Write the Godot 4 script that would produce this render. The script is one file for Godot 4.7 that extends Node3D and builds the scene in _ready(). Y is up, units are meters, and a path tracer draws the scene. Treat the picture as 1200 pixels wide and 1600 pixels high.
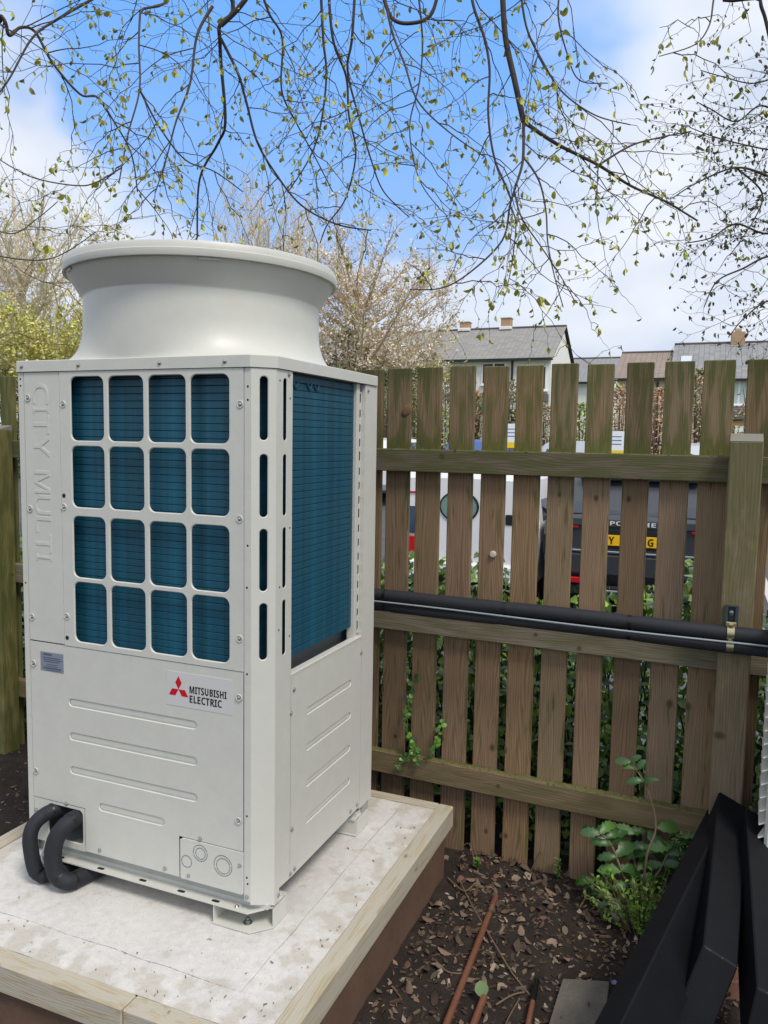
extends Node3D

# ---------- camera solved from the photograph (pad top is y = 0, x along the unit's front) ----------
const CAM := Vector3(1.53607, 1.39117, 2.16713)
const FPX := 1223.95
var cam_basis: Basis
var rng := RandomNumberGenerator.new()
var M := {}
var taken := {}

# a point at a pixel of the 1200 x 1600 photograph and a depth along the lens axis
func px(x: float, y: float, depth: float) -> Vector3:
	return CAM + cam_basis * Vector3((x - 600.0) / FPX, -(y - 800.0) / FPX, -1.0) * depth

# the same on a plane z = const
func pz(x: float, y: float, z: float) -> Vector3:
	var d := cam_basis * Vector3((x - 600.0) / FPX, -(y - 800.0) / FPX, -1.0)
	return CAM + d * ((z - CAM.z) / d.z)

func to_px(p: Vector3) -> Vector3:
	var q := cam_basis.inverse() * (p - CAM)
	return Vector3(600.0 - FPX * q.x / q.z, 800.0 + FPX * q.y / q.z, -q.z)

# ---------- mesh builder; faces are given counter-clockwise as seen from outside ----------
class MB:
	var v := PackedVector3Array()
	var n := PackedVector3Array()
	var t := PackedVector2Array()
	var c := PackedColorArray()
	var ix := PackedInt32Array()
	var col := Color(1, 1, 1)
	var colored := false
	func tint(k: Color):
		col = k
		colored = true
	func vert(p: Vector3, nn: Vector3, uv: Vector2) -> int:
		v.append(p); n.append(nn); t.append(uv); c.append(col)
		return v.size() - 1
	func tri(a: Vector3, b: Vector3, d: Vector3, ua := Vector2.ZERO, ub := Vector2.ZERO, ud := Vector2.ZERO):
		var nn := (b - a).cross(d - a).normalized()
		var i := vert(a, nn, ua)
		vert(b, nn, ub); vert(d, nn, ud)
		ix.append_array([i, i + 2, i + 1])
	func quad(a: Vector3, b: Vector3, d: Vector3, e: Vector3, ua := Vector2(0, 0), ub := Vector2(1, 0), ud := Vector2(1, 1), ue := Vector2(0, 1)):
		var nn := (d - a).cross(e - b).normalized()
		var i := vert(a, nn, ua)
		vert(b, nn, ub); vert(d, nn, ud); vert(e, nn, ue)
		ix.append_array([i, i + 2, i + 1, i, i + 3, i + 2])
	func fuv(p: Vector3, h: Vector3, g: int, metres: bool) -> Vector2:
		var i := (g + 1) % 3
		var j := (g + 2) % 3
		if metres:
			return Vector2(p[i] + p[j], p[g])
		return Vector2((p[i] + p[j]) / (2.0 * (h[i] + h[j])) + 0.5, 0.5 - p[g] / (2.0 * h[g]))
	# chamfered box; g is the axis of the grain
	func box(xf: Transform3D, size: Vector3, b := 0.0, g := 1, metres := false):
		var h := size * 0.5
		var ax := [Vector3.RIGHT, Vector3.UP, Vector3.BACK]
		for a in 3:
			for s in [-1.0, 1.0]:
				var u: Vector3 = ax[(a + 1) % 3]
				var w: Vector3 = ax[(a + 2) % 3]
				var hu: float = h[(a + 1) % 3] - b
				var hw: float = h[(a + 2) % 3] - b
				var o: Vector3 = ax[a] * h[a] * s
				var p := [o - u * hu - w * hw, o + u * hu - w * hw, o + u * hu + w * hw, o - u * hu + w * hw]
				if s < 0: p.reverse()
				quad(xf * p[0], xf * p[1], xf * p[2], xf * p[3], fuv(p[0], h, g, metres), fuv(p[1], h, g, metres), fuv(p[2], h, g, metres), fuv(p[3], h, g, metres))
		if b <= 0.0: return
		for a in 3:
			var u: Vector3 = ax[(a + 1) % 3]
			var w: Vector3 = ax[(a + 2) % 3]
			var hu: float = h[(a + 1) % 3]
			var hw: float = h[(a + 2) % 3]
			var la: float = h[a] - b
			for su in [-1.0, 1.0]:
				for sw in [-1.0, 1.0]:
					var p1: Vector3 = u * hu * su + w * (hw - b) * sw
					var p2: Vector3 = u * (hu - b) * su + w * hw * sw
					var e: Vector3 = ax[a] * la
					var q := [p1 - e, p1 + e, p2 + e, p2 - e]
					if su * sw > 0: q.reverse()
					quad(xf * q[0], xf * q[1], xf * q[2], xf * q[3], fuv(q[0], h, g, metres), fuv(q[1], h, g, metres), fuv(q[2], h, g, metres), fuv(q[3], h, g, metres))
		for sx in [-1.0, 1.0]:
			for sy in [-1.0, 1.0]:
				for sz in [-1.0, 1.0]:
					var s := Vector3(sx, sy, sz)
					var a1 := Vector3(h.x, h.y - b, h.z - b) * s
					var a2 := Vector3(h.x - b, h.y, h.z - b) * s
					var a3 := Vector3(h.x - b, h.y - b, h.z) * s
					if sx * sy * sz > 0: tri(xf * a1, xf * a2, xf * a3, fuv(a1, h, g, metres), fuv(a2, h, g, metres), fuv(a3, h, g, metres))
					else: tri(xf * a1, xf * a3, xf * a2, fuv(a1, h, g, metres), fuv(a3, h, g, metres), fuv(a2, h, g, metres))
	func abox(lo: Vector3, hi: Vector3, b := 0.0, g := 1, metres := false):
		box(Transform3D(Basis(), (lo + hi) * 0.5), hi - lo, b, g, metres)
	# smooth tube along points
	func tube(p: PackedVector3Array, r: PackedFloat32Array, sides := 6, cap := true):
		var m := p.size()
		if m < 2: return
		var tan0 := (p[1] - p[0]).normalized()
		var up := Vector3.UP if absf(tan0.y) < 0.9 else Vector3.RIGHT
		var side := tan0.cross(up).normalized()
		var start := v.size()
		var run := 0.0
		for i in m:
			var tg: Vector3
			if i == 0: tg = p[1] - p[0]
			elif i == m - 1: tg = p[m - 1] - p[m - 2]
			else: tg = p[i + 1] - p[i - 1]
			tg = tg.normalized()
			side = side - tg * side.dot(tg)
			if side.length() < 1e-4: side = tg.cross(Vector3(0.3, 0.7, 0.6))
			side = side.normalized()
			var other := tg.cross(side)
			if i > 0: run += p[i].distance_to(p[i - 1])
			for k in sides + 1:
				var a := TAU * k / sides
				var d := side * cos(a) + other * sin(a)
				vert(p[i] + d * r[i], d, Vector2(float(k) / sides, run))
		for i in m - 1:
			for k in sides:
				var a := start + i * (sides + 1) + k
				var b := a + sides + 1
				ix.append_array([a, b + 1, a + 1, a, b, b + 1])
		if cap:
			for e in [0, m - 1]:
				var tg := (p[0] - p[1]).normalized() if e == 0 else (p[m - 1] - p[m - 2]).normalized()
				var o := vert(p[e], tg, Vector2.ZERO)
				var ring := []
				for k in sides: ring.append(vert(v[start + e * (sides + 1) + k], tg, Vector2.ZERO))
				for k in sides:
					if e == 0: ix.append_array([o, ring[k], ring[(k + 1) % sides]])
					else: ix.append_array([o, ring[(k + 1) % sides], ring[k]])
	# surface of revolution about the local y axis: profile of (radius, height), bottom to top, seen from outside
	func lathe(xf: Transform3D, prof: PackedVector2Array, sides := 24):
		var e := []
		var m := prof.size()
		for i in m:
			var d0 := (prof[i] - prof[maxi(i - 1, 0)]).normalized()
			var d1 := (prof[mini(i + 1, m - 1)] - prof[i]).normalized()
			if i == 0: d0 = d1
			if i == m - 1: d1 = d0
			if d0.dot(d1) > 0.82: e.append([prof[i], (d0 + d1).normalized(), true])
			else:
				e.append([prof[i], d0, false])
				e.append([prof[i], d1, true])
		var start := v.size()
		for q in e:
			var d: Vector2 = q[1]
			for k in sides + 1:
				var a := TAU * k / sides
				vert(xf * Vector3(q[0].x * cos(a), q[0].y, q[0].x * sin(a)), (xf.basis * Vector3(d.y * cos(a), -d.x, d.y * sin(a))).normalized(), Vector2(float(k) / sides, q[0].y))
		for i in e.size() - 1:
			if not e[i][2]: continue
			for k in sides:
				var a := start + i * (sides + 1) + k
				var b := a + sides + 1
				ix.append_array([a, a + 1, b + 1, a, b + 1, b])
	# flat cell x0..x1, y0..y1 in the local xy plane (facing +z) with one rounded hole whose edge folds back by th
	func cell(xf: Transform3D, x0: float, x1: float, y0: float, y1: float, a0: float, a1: float, b0: float, b1: float, r: float, th: float, seg := 5, lip := 0.0022):
		var cen := [Vector2(a0 + r, b0 + r), Vector2(a1 - r, b0 + r), Vector2(a1 - r, b1 - r), Vector2(a0 + r, b1 - r)]
		var outer := [Vector2(x0, y0), Vector2(x1, y0), Vector2(x1, y1), Vector2(x0, y1)]
		var loop := []
		for k in 4:
			for i in seg + 1:
				var a := PI + k * PI / 2 + i * PI / 2 / seg
				loop.append([cen[k] + Vector2(cos(a), sin(a)) * r, Vector2(cos(a), sin(a)), k])
		var m := loop.size()
		for i in m:
			var p: Vector2 = loop[i][0]
			var q: Vector2 = loop[(i + 1) % m][0]
			var pd: Vector2 = loop[i][1]
			var qd: Vector2 = loop[(i + 1) % m][1]
			var k: int = loop[i][2]
			var k2: int = loop[(i + 1) % m][2]
			var P0 := Vector3(p.x, p.y, 0) + Vector3(pd.x, pd.y, 0) * lip
			var Q0 := Vector3(q.x, q.y, 0) + Vector3(qd.x, qd.y, 0) * lip
			var O1 := Vector3(outer[k].x, outer[k].y, 0)
			var O2 := Vector3(outer[k2].x, outer[k2].y, 0)
			if k == k2: tri(xf * O1, xf * Q0, xf * P0)
			else: quad(xf * O1, xf * O2, xf * Q0, xf * P0)
			var P1 := Vector3(p.x, p.y, -lip)
			var Q1 := Vector3(q.x, q.y, -lip)
			var P2 := Vector3(p.x, p.y, -th)
			var Q2 := Vector3(q.x, q.y, -th)
			quad(xf * P0, xf * Q0, xf * Q1, xf * P1)
			quad(xf * P1, xf * Q1, xf * Q2, xf * P2)
	# extruded convex outline (counter-clockwise in the local xy plane), depth along +z, chamfered front
	func prism(xf: Transform3D, o: PackedVector2Array, depth: float, b := 0.0):
		var m := o.size()
		var cx := Vector2.ZERO
		for p in o: cx += p
		cx /= m
		var f := PackedVector3Array()
		for p in o:
			var q := p + (cx - p).normalized() * b * 1.3
			f.append(Vector3(q.x, q.y, depth))
		for i in m:
			var j := (i + 1) % m
			tri(xf * Vector3(cx.x, cx.y, depth), xf * f[i], xf * f[j], cx, Vector2(f[i].x, f[i].y), Vector2(f[j].x, f[j].y))
			tri(xf * Vector3(cx.x, cx.y, 0), xf * Vector3(o[j].x, o[j].y, 0), xf * Vector3(o[i].x, o[i].y, 0))
			var a := Vector3(o[i].x, o[i].y, 0)
			var d := Vector3(o[j].x, o[j].y, 0)
			var up := Vector3(0, 0, depth - b)
			quad(xf * a, xf * d, xf * (d + up), xf * (a + up))
			if b > 0: quad(xf * (a + up), xf * (d + up), xf * f[j], xf * f[i])
	# a stadium-shaped pressed rib, w x h, raised by rise
	func rib(xf: Transform3D, w: float, h: float, rise: float):
		var sl := 0.005
		var lo := []
		var hi := []
		for k in 2:
			for i in 9:
				var a := -PI / 2 + k * PI + i * PI / 8
				var cx := (w / 2 - h / 2) * (1.0 if k == 0 else -1.0)
				lo.append(Vector3(cx + cos(a) * h / 2, sin(a) * h / 2, 0))
				hi.append(Vector3(cx + cos(a) * (h / 2 - sl), sin(a) * (h / 2 - sl), rise))
		var m := lo.size()
		for i in m:
			var j := (i + 1) % m
			quad(xf * lo[i], xf * lo[j], xf * hi[j], xf * hi[i])
			tri(xf * Vector3(0, 0, rise), xf * hi[i], xf * hi[j])
	func mesh() -> ArrayMesh:
		var a := []
		a.resize(Mesh.ARRAY_MAX)
		a[Mesh.ARRAY_VERTEX] = v
		a[Mesh.ARRAY_NORMAL] = n
		a[Mesh.ARRAY_TEX_UV] = t
		if colored: a[Mesh.ARRAY_COLOR] = c
		a[Mesh.ARRAY_INDEX] = ix
		var m := ArrayMesh.new()
		m.add_surface_from_arrays(Mesh.PRIMITIVE_TRIANGLES, a)
		return m

# ---------- nodes ----------
func numbered(called: String) -> String:
	taken[called] = taken.get(called, -1) + 1
	return called if taken[called] == 0 else "%s_%03d" % [called, taken[called]]

func thing(called: String, label: String, category: String, at := Vector3.ZERO, group := "") -> Node3D:
	var o := Node3D.new()
	o.name = numbered(called)
	add_child(o)
	o.position = at
	tag(o, label, category, group)
	return o

func tag(o: Node, label: String, category: String, group := "", kind := ""):
	if label: o.set_meta("label", label)
	if category: o.set_meta("category", category)
	if group: o.set_meta("group", group)
	if kind: o.set_meta("kind", kind)

func put(called: String, mesh: Mesh, m: Material, parent: Node = null, xf := Transform3D()) -> MeshInstance3D:
	var o := MeshInstance3D.new()
	o.mesh = mesh
	o.material_override = m
	if parent == null:
		o.name = numbered(called)
		add_child(o)
	else:
		o.name = called
		parent.add_child(o, true)
	o.transform = xf
	return o

func part(called: String, b: MB, m: Material, parent: Node = null) -> MeshInstance3D:
	return put(called, b.mesh(), m, parent)

func structure(called: String, b: MB, m: Material, label := "") -> MeshInstance3D:
	var o := part(called, b, m)
	tag(o, label, "", "", "structure")
	return o

func letters(s: String, size: float, depth: float, weight := 700, width := 0.0) -> TextMesh:
	var t := TextMesh.new()
	t.text = s
	var f := SystemFont.new()
	f.font_names = PackedStringArray(["Droid Sans"])
	f.font_weight = weight
	t.font = f
	t.font_size = 64
	t.pixel_size = size / 64.0
	t.depth = depth
	t.curve_step = 1.0
	return t

# ---------- textures ----------
func noise(seed_: int, freq: float, oct := 4, kind := FastNoiseLite.TYPE_SIMPLEX_SMOOTH) -> FastNoiseLite:
	var f := FastNoiseLite.new()
	f.seed = seed_
	f.noise_type = kind
	f.frequency = freq
	f.fractal_type = FastNoiseLite.FRACTAL_FBM
	f.fractal_octaves = oct
	return f

func gray(f: FastNoiseLite, w: int, h: int) -> PackedByteArray:
	var im := f.get_seamless_image(w, h, false, false, 0.15, true)
	im.convert(Image.FORMAT_L8)
	return im.get_data()

func tex(d: PackedByteArray, w: int, h: int) -> ImageTexture:
	var im := Image.create_from_data(w, h, false, Image.FORMAT_RGB8, d)
	im.generate_mipmaps()
	return ImageTexture.create_from_image(im)

func tex_gray(d: PackedByteArray, w: int, h: int) -> ImageTexture:
	return ImageTexture.create_from_image(Image.create_from_data(w, h, false, Image.FORMAT_L8, d))

func mat(k: Color, rough := 0.6, metal := 0.0) -> StandardMaterial3D:
	var m := StandardMaterial3D.new()
	m.albedo_color = k
	m.roughness = rough
	m.metallic = metal
	return m

func s255(r: float, g: float, b: float) -> Color:
	return Color(r / 255.0, g / 255.0, b / 255.0)

# mottled material: colours a..b mixed by two noises and fine speckle, mapped in world metres
func mottled(a: Color, b: Color, seed_: int, tile: float, rough: float, relief := 0.0, speck := 0.12, fine := 0.06, coarse := 0.008) -> StandardMaterial3D:
	var w := 512
	var n1 := gray(noise(seed_, coarse, 4), w, w)
	var n2 := gray(noise(seed_ + 1, fine, 3), w, w)
	var d := PackedByteArray()
	d.resize(w * w * 3)
	var hgt := PackedByteArray()
	hgt.resize(w * w)
	var r := RandomNumberGenerator.new()
	r.seed = seed_
	for i in w * w:
		var s := r.randf() - 0.5
		var t := clampf(n1[i] / 255.0 * 0.6 + n2[i] / 255.0 * 0.4 + s * speck, 0, 1)
		d[i * 3] = int(clampf(lerpf(a.r, b.r, t), 0, 1) * 255)
		d[i * 3 + 1] = int(clampf(lerpf(a.g, b.g, t), 0, 1) * 255)
		d[i * 3 + 2] = int(clampf(lerpf(a.b, b.b, t), 0, 1) * 255)
		hgt[i] = int(clampf(n2[i] / 255.0 * 0.7 + n1[i] / 255.0 * 0.15 + s * 0.25, 0, 1) * 255)
	var m := mat(Color.WHITE, rough)
	m.albedo_texture = tex(d, w, w)
	m.uv1_triplanar = true
	m.uv1_world_triplanar = true
	m.uv1_scale = Vector3.ONE / tile
	if relief > 0:
		m.heightmap_enabled = true
		m.heightmap_texture = tex_gray(hgt, w, w)
		m.heightmap_scale = relief
	return m

# sawn softwood: u across, v along the board, 0 at the top; algae = how far it is stained green from the top
func wood(seed_: int, base: Color, dark: Color, algae: float, knots: int, w := 128, h := 1024, mossy := 0.0) -> StandardMaterial3D:
	var r := RandomNumberGenerator.new()
	r.seed = seed_ * 77 + 5
	var warp := noise(seed_ + 3, 0.004, 3)
	var fib := noise(seed_ + 9, 0.02, 3)
	var pat := noise(seed_ + 14, 0.012, 4)
	var kn := []
	for k in knots: kn.append([r.randf_range(0.15, 0.85) * w, r.randf_range(0.05, 0.95) * h, r.randf_range(5, 9)])
	var d := PackedByteArray()
	d.resize(w * h * 3)
	var hg := PackedByteArray()
	hg.resize(w * h)
	var off := r.randf() * 60.0
	var freq := r.randf_range(0.32, 0.5)
	for y in h:
		for x in w:
			var fx := float(x)
			var fy := float(y)
			var kd := 0.0
			var core := 0.0
			for k in kn:
				var dx: float = fx - k[0]
				var dy: float = (fy - k[1]) * 0.45
				var dr: float = (fy - k[1]) * 1.7
				var q: float = sqrt(dx * dx + dy * dy) / k[2]
				kd += signf(dx) * 9.0 * exp(-q * q * 0.22)
				core = maxf(core, clampf(1.5 - sqrt(dx * dx + dr * dr) / k[2] * 0.75, 0, 1))
			var g := fx * freq + off + warp.get_noise_2d(fx * 1.5, fy * 0.35) * 14.0 - kd * 0.45
			var ring := 0.5 + 0.5 * sin(g * 1.9)
			ring = ring * ring
			var f := fib.get_noise_2d(fx * 14.0, fy * 0.45) * 0.5 + 0.5
			var t := clampf(ring * 0.42 + f * 0.8 - 0.15, 0, 1)
			var c := base.lerp(dark, t)
			if core > 0: c = c.lerp(Color(dark.r * 0.55, dark.g * 0.5, dark.b * 0.45), core * 0.65)
			var p := pat.get_noise_2d(fx * 2.2, fy * 0.55) * 0.5 + 0.5
			var p2 := pat.get_noise_2d(fx * 5.0 + 300.0, fy * 3.0)
			if algae > 0:
				var v := fy / h
				var a := 0.0
				if v < algae:
					# green film above the top rail, thickest along the upper end and in the damp strip over the rail
					a = 0.12 + 0.62 * smoothstep(0.36, 0.72, p)
					a += 0.75 * smoothstep(algae - 0.045, algae - 0.005, v + p2 * 0.02) + 0.35 * smoothstep(0.05, 0.0, v + p2 * 0.02)
				else:
					a = 0.75 * smoothstep(0.62, 0.85, p + 0.25 * smoothstep(0.86, 1.0, absf(fx / w - 0.5) * 2.0))
				if mossy > 0: a = 0.46 * smoothstep(0.50, 0.10, v + (p - 0.5) * 0.7 + p2 * 0.12)
				c = c.lerp(Color(0.27, 0.30, 0.12).lerp(Color(0.40, 0.42, 0.10), clampf(p2 + 0.4, 0, 1) * smoothstep(algae - 0.05, algae, v) * float(v < algae)), clampf(a, 0, 0.88) * (0.75 + 0.25 * f))
			if mossy > 0:
				c = c.lerp(Color(0.28, 0.30, 0.13), mossy * smoothstep(0.25, 0.7, p) * (0.7 + 0.3 * f))
			var i := y * w + x
			d[i * 3] = int(clampf(c.r, 0, 1) * 255)
			d[i * 3 + 1] = int(clampf(c.g, 0, 1) * 255)
			d[i * 3 + 2] = int(clampf(c.b, 0, 1) * 255)
			hg[i] = int(clampf(0.75 - t * 0.5 - core * 0.1, 0, 1) * 255)
	var m := mat(Color.WHITE, 0.85)
	m.albedo_texture = tex(d, w, h)
	m.heightmap_enabled = true
	m.heightmap_texture = tex_gray(hg, w, h)
	m.heightmap_scale = 0.12
	return m

func sky_panorama() -> ImageTexture:
	var w := 1280
	var h := 640
	var big := noise(11, 1.15, 5)
	var mid := noise(23, 3.0, 5)
	var im := Image.create(w, h, false, Image.FORMAT_RGBF)
	var hole := (px(540, 40, 1.0) - CAM).normalized()
	for y in h:
		var el := PI * (0.5 - (y + 0.5) / h)
		for x in w:
			var az := TAU * (x + 0.5) / w
			var d := Vector3(sin(az) * cos(el), sin(el), -cos(az) * cos(el))
			if d.y < -0.02:
				im.set_pixel(x, y, Color(0.22, 0.21, 0.19))
				continue
			var up := maxf(d.y, 0.0)
			# clear air: deep blue above, paler low down
			var blue := Color(0.12, 0.385, 0.95).lerp(Color(0.36, 0.58, 0.95), pow(1.0 - up, 3.2))
			# cloud sheet, flattened towards the horizon
			var q := d / (up + 0.45)
			var c1 := big.get_noise_3dv(q * 1.15 + Vector3(3.1, 0, 7.7))
			var c2 := mid.get_noise_3dv(q * 1.6)
			var open := smoothstep(0.935, 0.99, d.dot(hole) + c2 * 0.035)
			var cov := smoothstep(-0.30, 0.42, c1 * 0.75 + c2 * 0.36 + 0.46 - 0.80 * open)
			cov = maxf(cov * (1.0 - 0.75 * open), 0.86 * pow(1.0 - up, 5.0))
			var thick := clampf(c1 * 0.7 + c2 * 0.9 + 0.45, 0.0, 1.0)
			var white := Color(0.64, 0.71, 0.83).lerp(Color(0.95, 0.96, 0.975), thick)
			white = white.lerp(Color(0.66, 0.72, 0.83), 0.65 * pow(1.0 - up, 3.0))
			var k := blue.lerp(white, cov * 0.93)
			im.set_pixel(x, y, k)
	return ImageTexture.create_from_image(im)

func camera_and_light():
	cam_basis = Basis.from_euler(Vector3(deg_to_rad(-5.28070), deg_to_rad(22.35441), deg_to_rad(0.97502)))
	var cam := Camera3D.new()
	cam.name = "camera"
	add_child(cam)
	cam.transform = Transform3D(cam_basis, CAM)
	cam.fov = rad_to_deg(2.0 * atan(800.0 / FPX))
	cam.near = 0.05
	cam.far = 600.0
	cam.current = true
	var env := Environment.new()
	env.background_mode = Environment.BG_SKY
	var sky := Sky.new()
	var sm := PanoramaSkyMaterial.new()
	sm.panorama = sky_panorama()
	sm.energy_multiplier = 1.0
	sky.sky_material = sm
	env.sky = sky
	env.tonemap_mode = Environment.TONE_MAPPER_LINEAR
	env.tonemap_exposure = 1.1
	env.sdfgi_enabled = true
	env.ssao_enabled = true
	env.ssil_enabled = true
	var we := WorldEnvironment.new()
	we.name = "world_environment"
	we.environment = env
	add_child(we)
	# a veiled sun, high up over the photographer's right shoulder
	var sun := DirectionalLight3D.new()
	sun.name = "sun"
	add_child(sun)
	sun.light_energy = 0.72
	sun.light_angular_distance = 16.0
	sun.light_color = Color(1.0, 0.965, 0.91)
	sun.shadow_enabled = true
	sun.look_at_from_position(Vector3(4.5, 7.6, 3.2), Vector3.ZERO)

func materials():
	var paint := mottled(s255(199, 199, 191), s255(208, 208, 200), 3, 0.45, 0.42, 0.0, 0.2, 0.03, 0.008)
	var w := 256
	var d := gray(noise(5, 0.09, 3), w, w)
	var d2 := gray(noise(6, 0.008, 2), w, w)
	for i in d.size(): d[i] = int(d[i] * 0.3 + d2[i] * 0.7)
	paint.heightmap_enabled = true
	paint.heightmap_texture = tex_gray(d, w, w)
	paint.heightmap_scale = 0.03
	paint.uv1_world_triplanar = false
	paint.uv1_scale = Vector3.ONE * 2.2
	M.paint = paint
	M.dark_inside = mat(s255(26, 28, 30), 0.8)
	M.casing = mat(s255(140, 142, 142), 0.5, 0.4)
	M.coil = fin_mat()
	M.zinc = mat(s255(150, 152, 152), 0.35, 0.9)
	M.screw = mat(s255(175, 176, 172), 0.32, 0.7)
	M.galv = mat(s255(168, 172, 170), 0.45, 0.35)
	M.foam = mottled(s255(25, 27, 33), s255(36, 38, 46), 41, 0.35, 0.72, 0.03)
	M.rubber = mottled(s255(10, 11, 14), s255(23, 24, 29), 44, 0.5, 0.6, 0.03, 0.2)
	M.rubber.metallic_specular = 0.3
	M.tape = mat(s255(14, 15, 17), 0.4)
	M.cable = mat(s255(150, 160, 165), 0.5)
	M.red = mat(s255(196, 18, 34), 0.4)
	M.black_print = mat(s255(22, 20, 24), 0.5)
	M.sticker = mat(s255(205, 204, 203), 0.3)
	M.label_blue = mat(s255(128, 138, 152), 0.45)
	M.label_ink = mat(s255(82, 90, 104), 0.5)
	M.copper = mottled(s255(142, 94, 74), s255(178, 126, 102), 51, 0.3, 0.36, 0.0, 0.2)
	M.copper.metallic = 0.6
	M.hedge_leaf = leaf_mat(s255(66, 104, 40), 0.5)
	M.gloss_leaf = mat(s255(38, 66, 40), 0.32)
	M.gloss_leaf.vertex_color_use_as_albedo = false

# painted aluminium fins: hair-fine upright lines of slightly different tone, some bent in patches
func fin_mat() -> StandardMaterial3D:
	var h := 1024
	var w := 8
	var d := PackedByteArray(); d.resize(w * h * 3)
	var r := RandomNumberGenerator.new()
	r.seed = 31
	var nz := noise(33, 0.01, 3)
	for y in h:
		var k := 1.0 + (r.randf() - 0.5) * 0.22 + nz.get_noise_1d(y) * 0.22
		for x in w:
			var i := (y * w + x) * 3
			d[i] = int(clampf(14.0 * k, 0, 255)); d[i + 1] = int(clampf(76.0 * k, 0, 255)); d[i + 2] = int(clampf(97.0 * k, 0, 255))
	var m := mat(Color.WHITE, 0.48)
	m.albedo_texture = tex(d, w, h)
	return m

func leaf_mat(k: Color, rough: float, vc := false) -> StandardMaterial3D:
	var m := mat(k, rough)
	m.backlight_enabled = true
	m.backlight = Color(k.r * 0.6, k.g * 0.6, k.b * 0.35)
	m.cull_mode = BaseMaterial3D.CULL_DISABLED
	if vc:
		m.albedo_color = Color.WHITE
		m.vertex_color_use_as_albedo = true
	return m

# ---------- the outdoor unit ----------
const C := 0.0486       # chamfer of the cabinet's corners
const SLOTS := [[1.384, 1.553], [1.177, 1.346], [0.974, 1.144], [0.783, 0.94]]

func capsule_screw() -> ArrayMesh:
	var b := MB.new()
	b.lathe(Transform3D(Basis(Vector3.RIGHT, PI / 2), Vector3.ZERO), PackedVector2Array([Vector2(0.0062, 0), Vector2(0.0062, 0.0012), Vector2(0.0042, 0.0016), Vector2(0.004, 0.0035), Vector2(0.0024, 0.0048), Vector2(0.0, 0.005)]), 12)
	return b.mesh()

func dimple() -> ArrayMesh:
	var b := MB.new()
	b.lathe(Transform3D(Basis(Vector3.RIGHT, PI / 2), Vector3.ZERO), PackedVector2Array([Vector2(0.0105, 0.0), Vector2(0.0098, 0.0022), Vector2(0.0088, 0.0024), Vector2(0.0062, 0.0003), Vector2(0.0, 0.0003)]), 16)
	return b.mesh()

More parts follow.
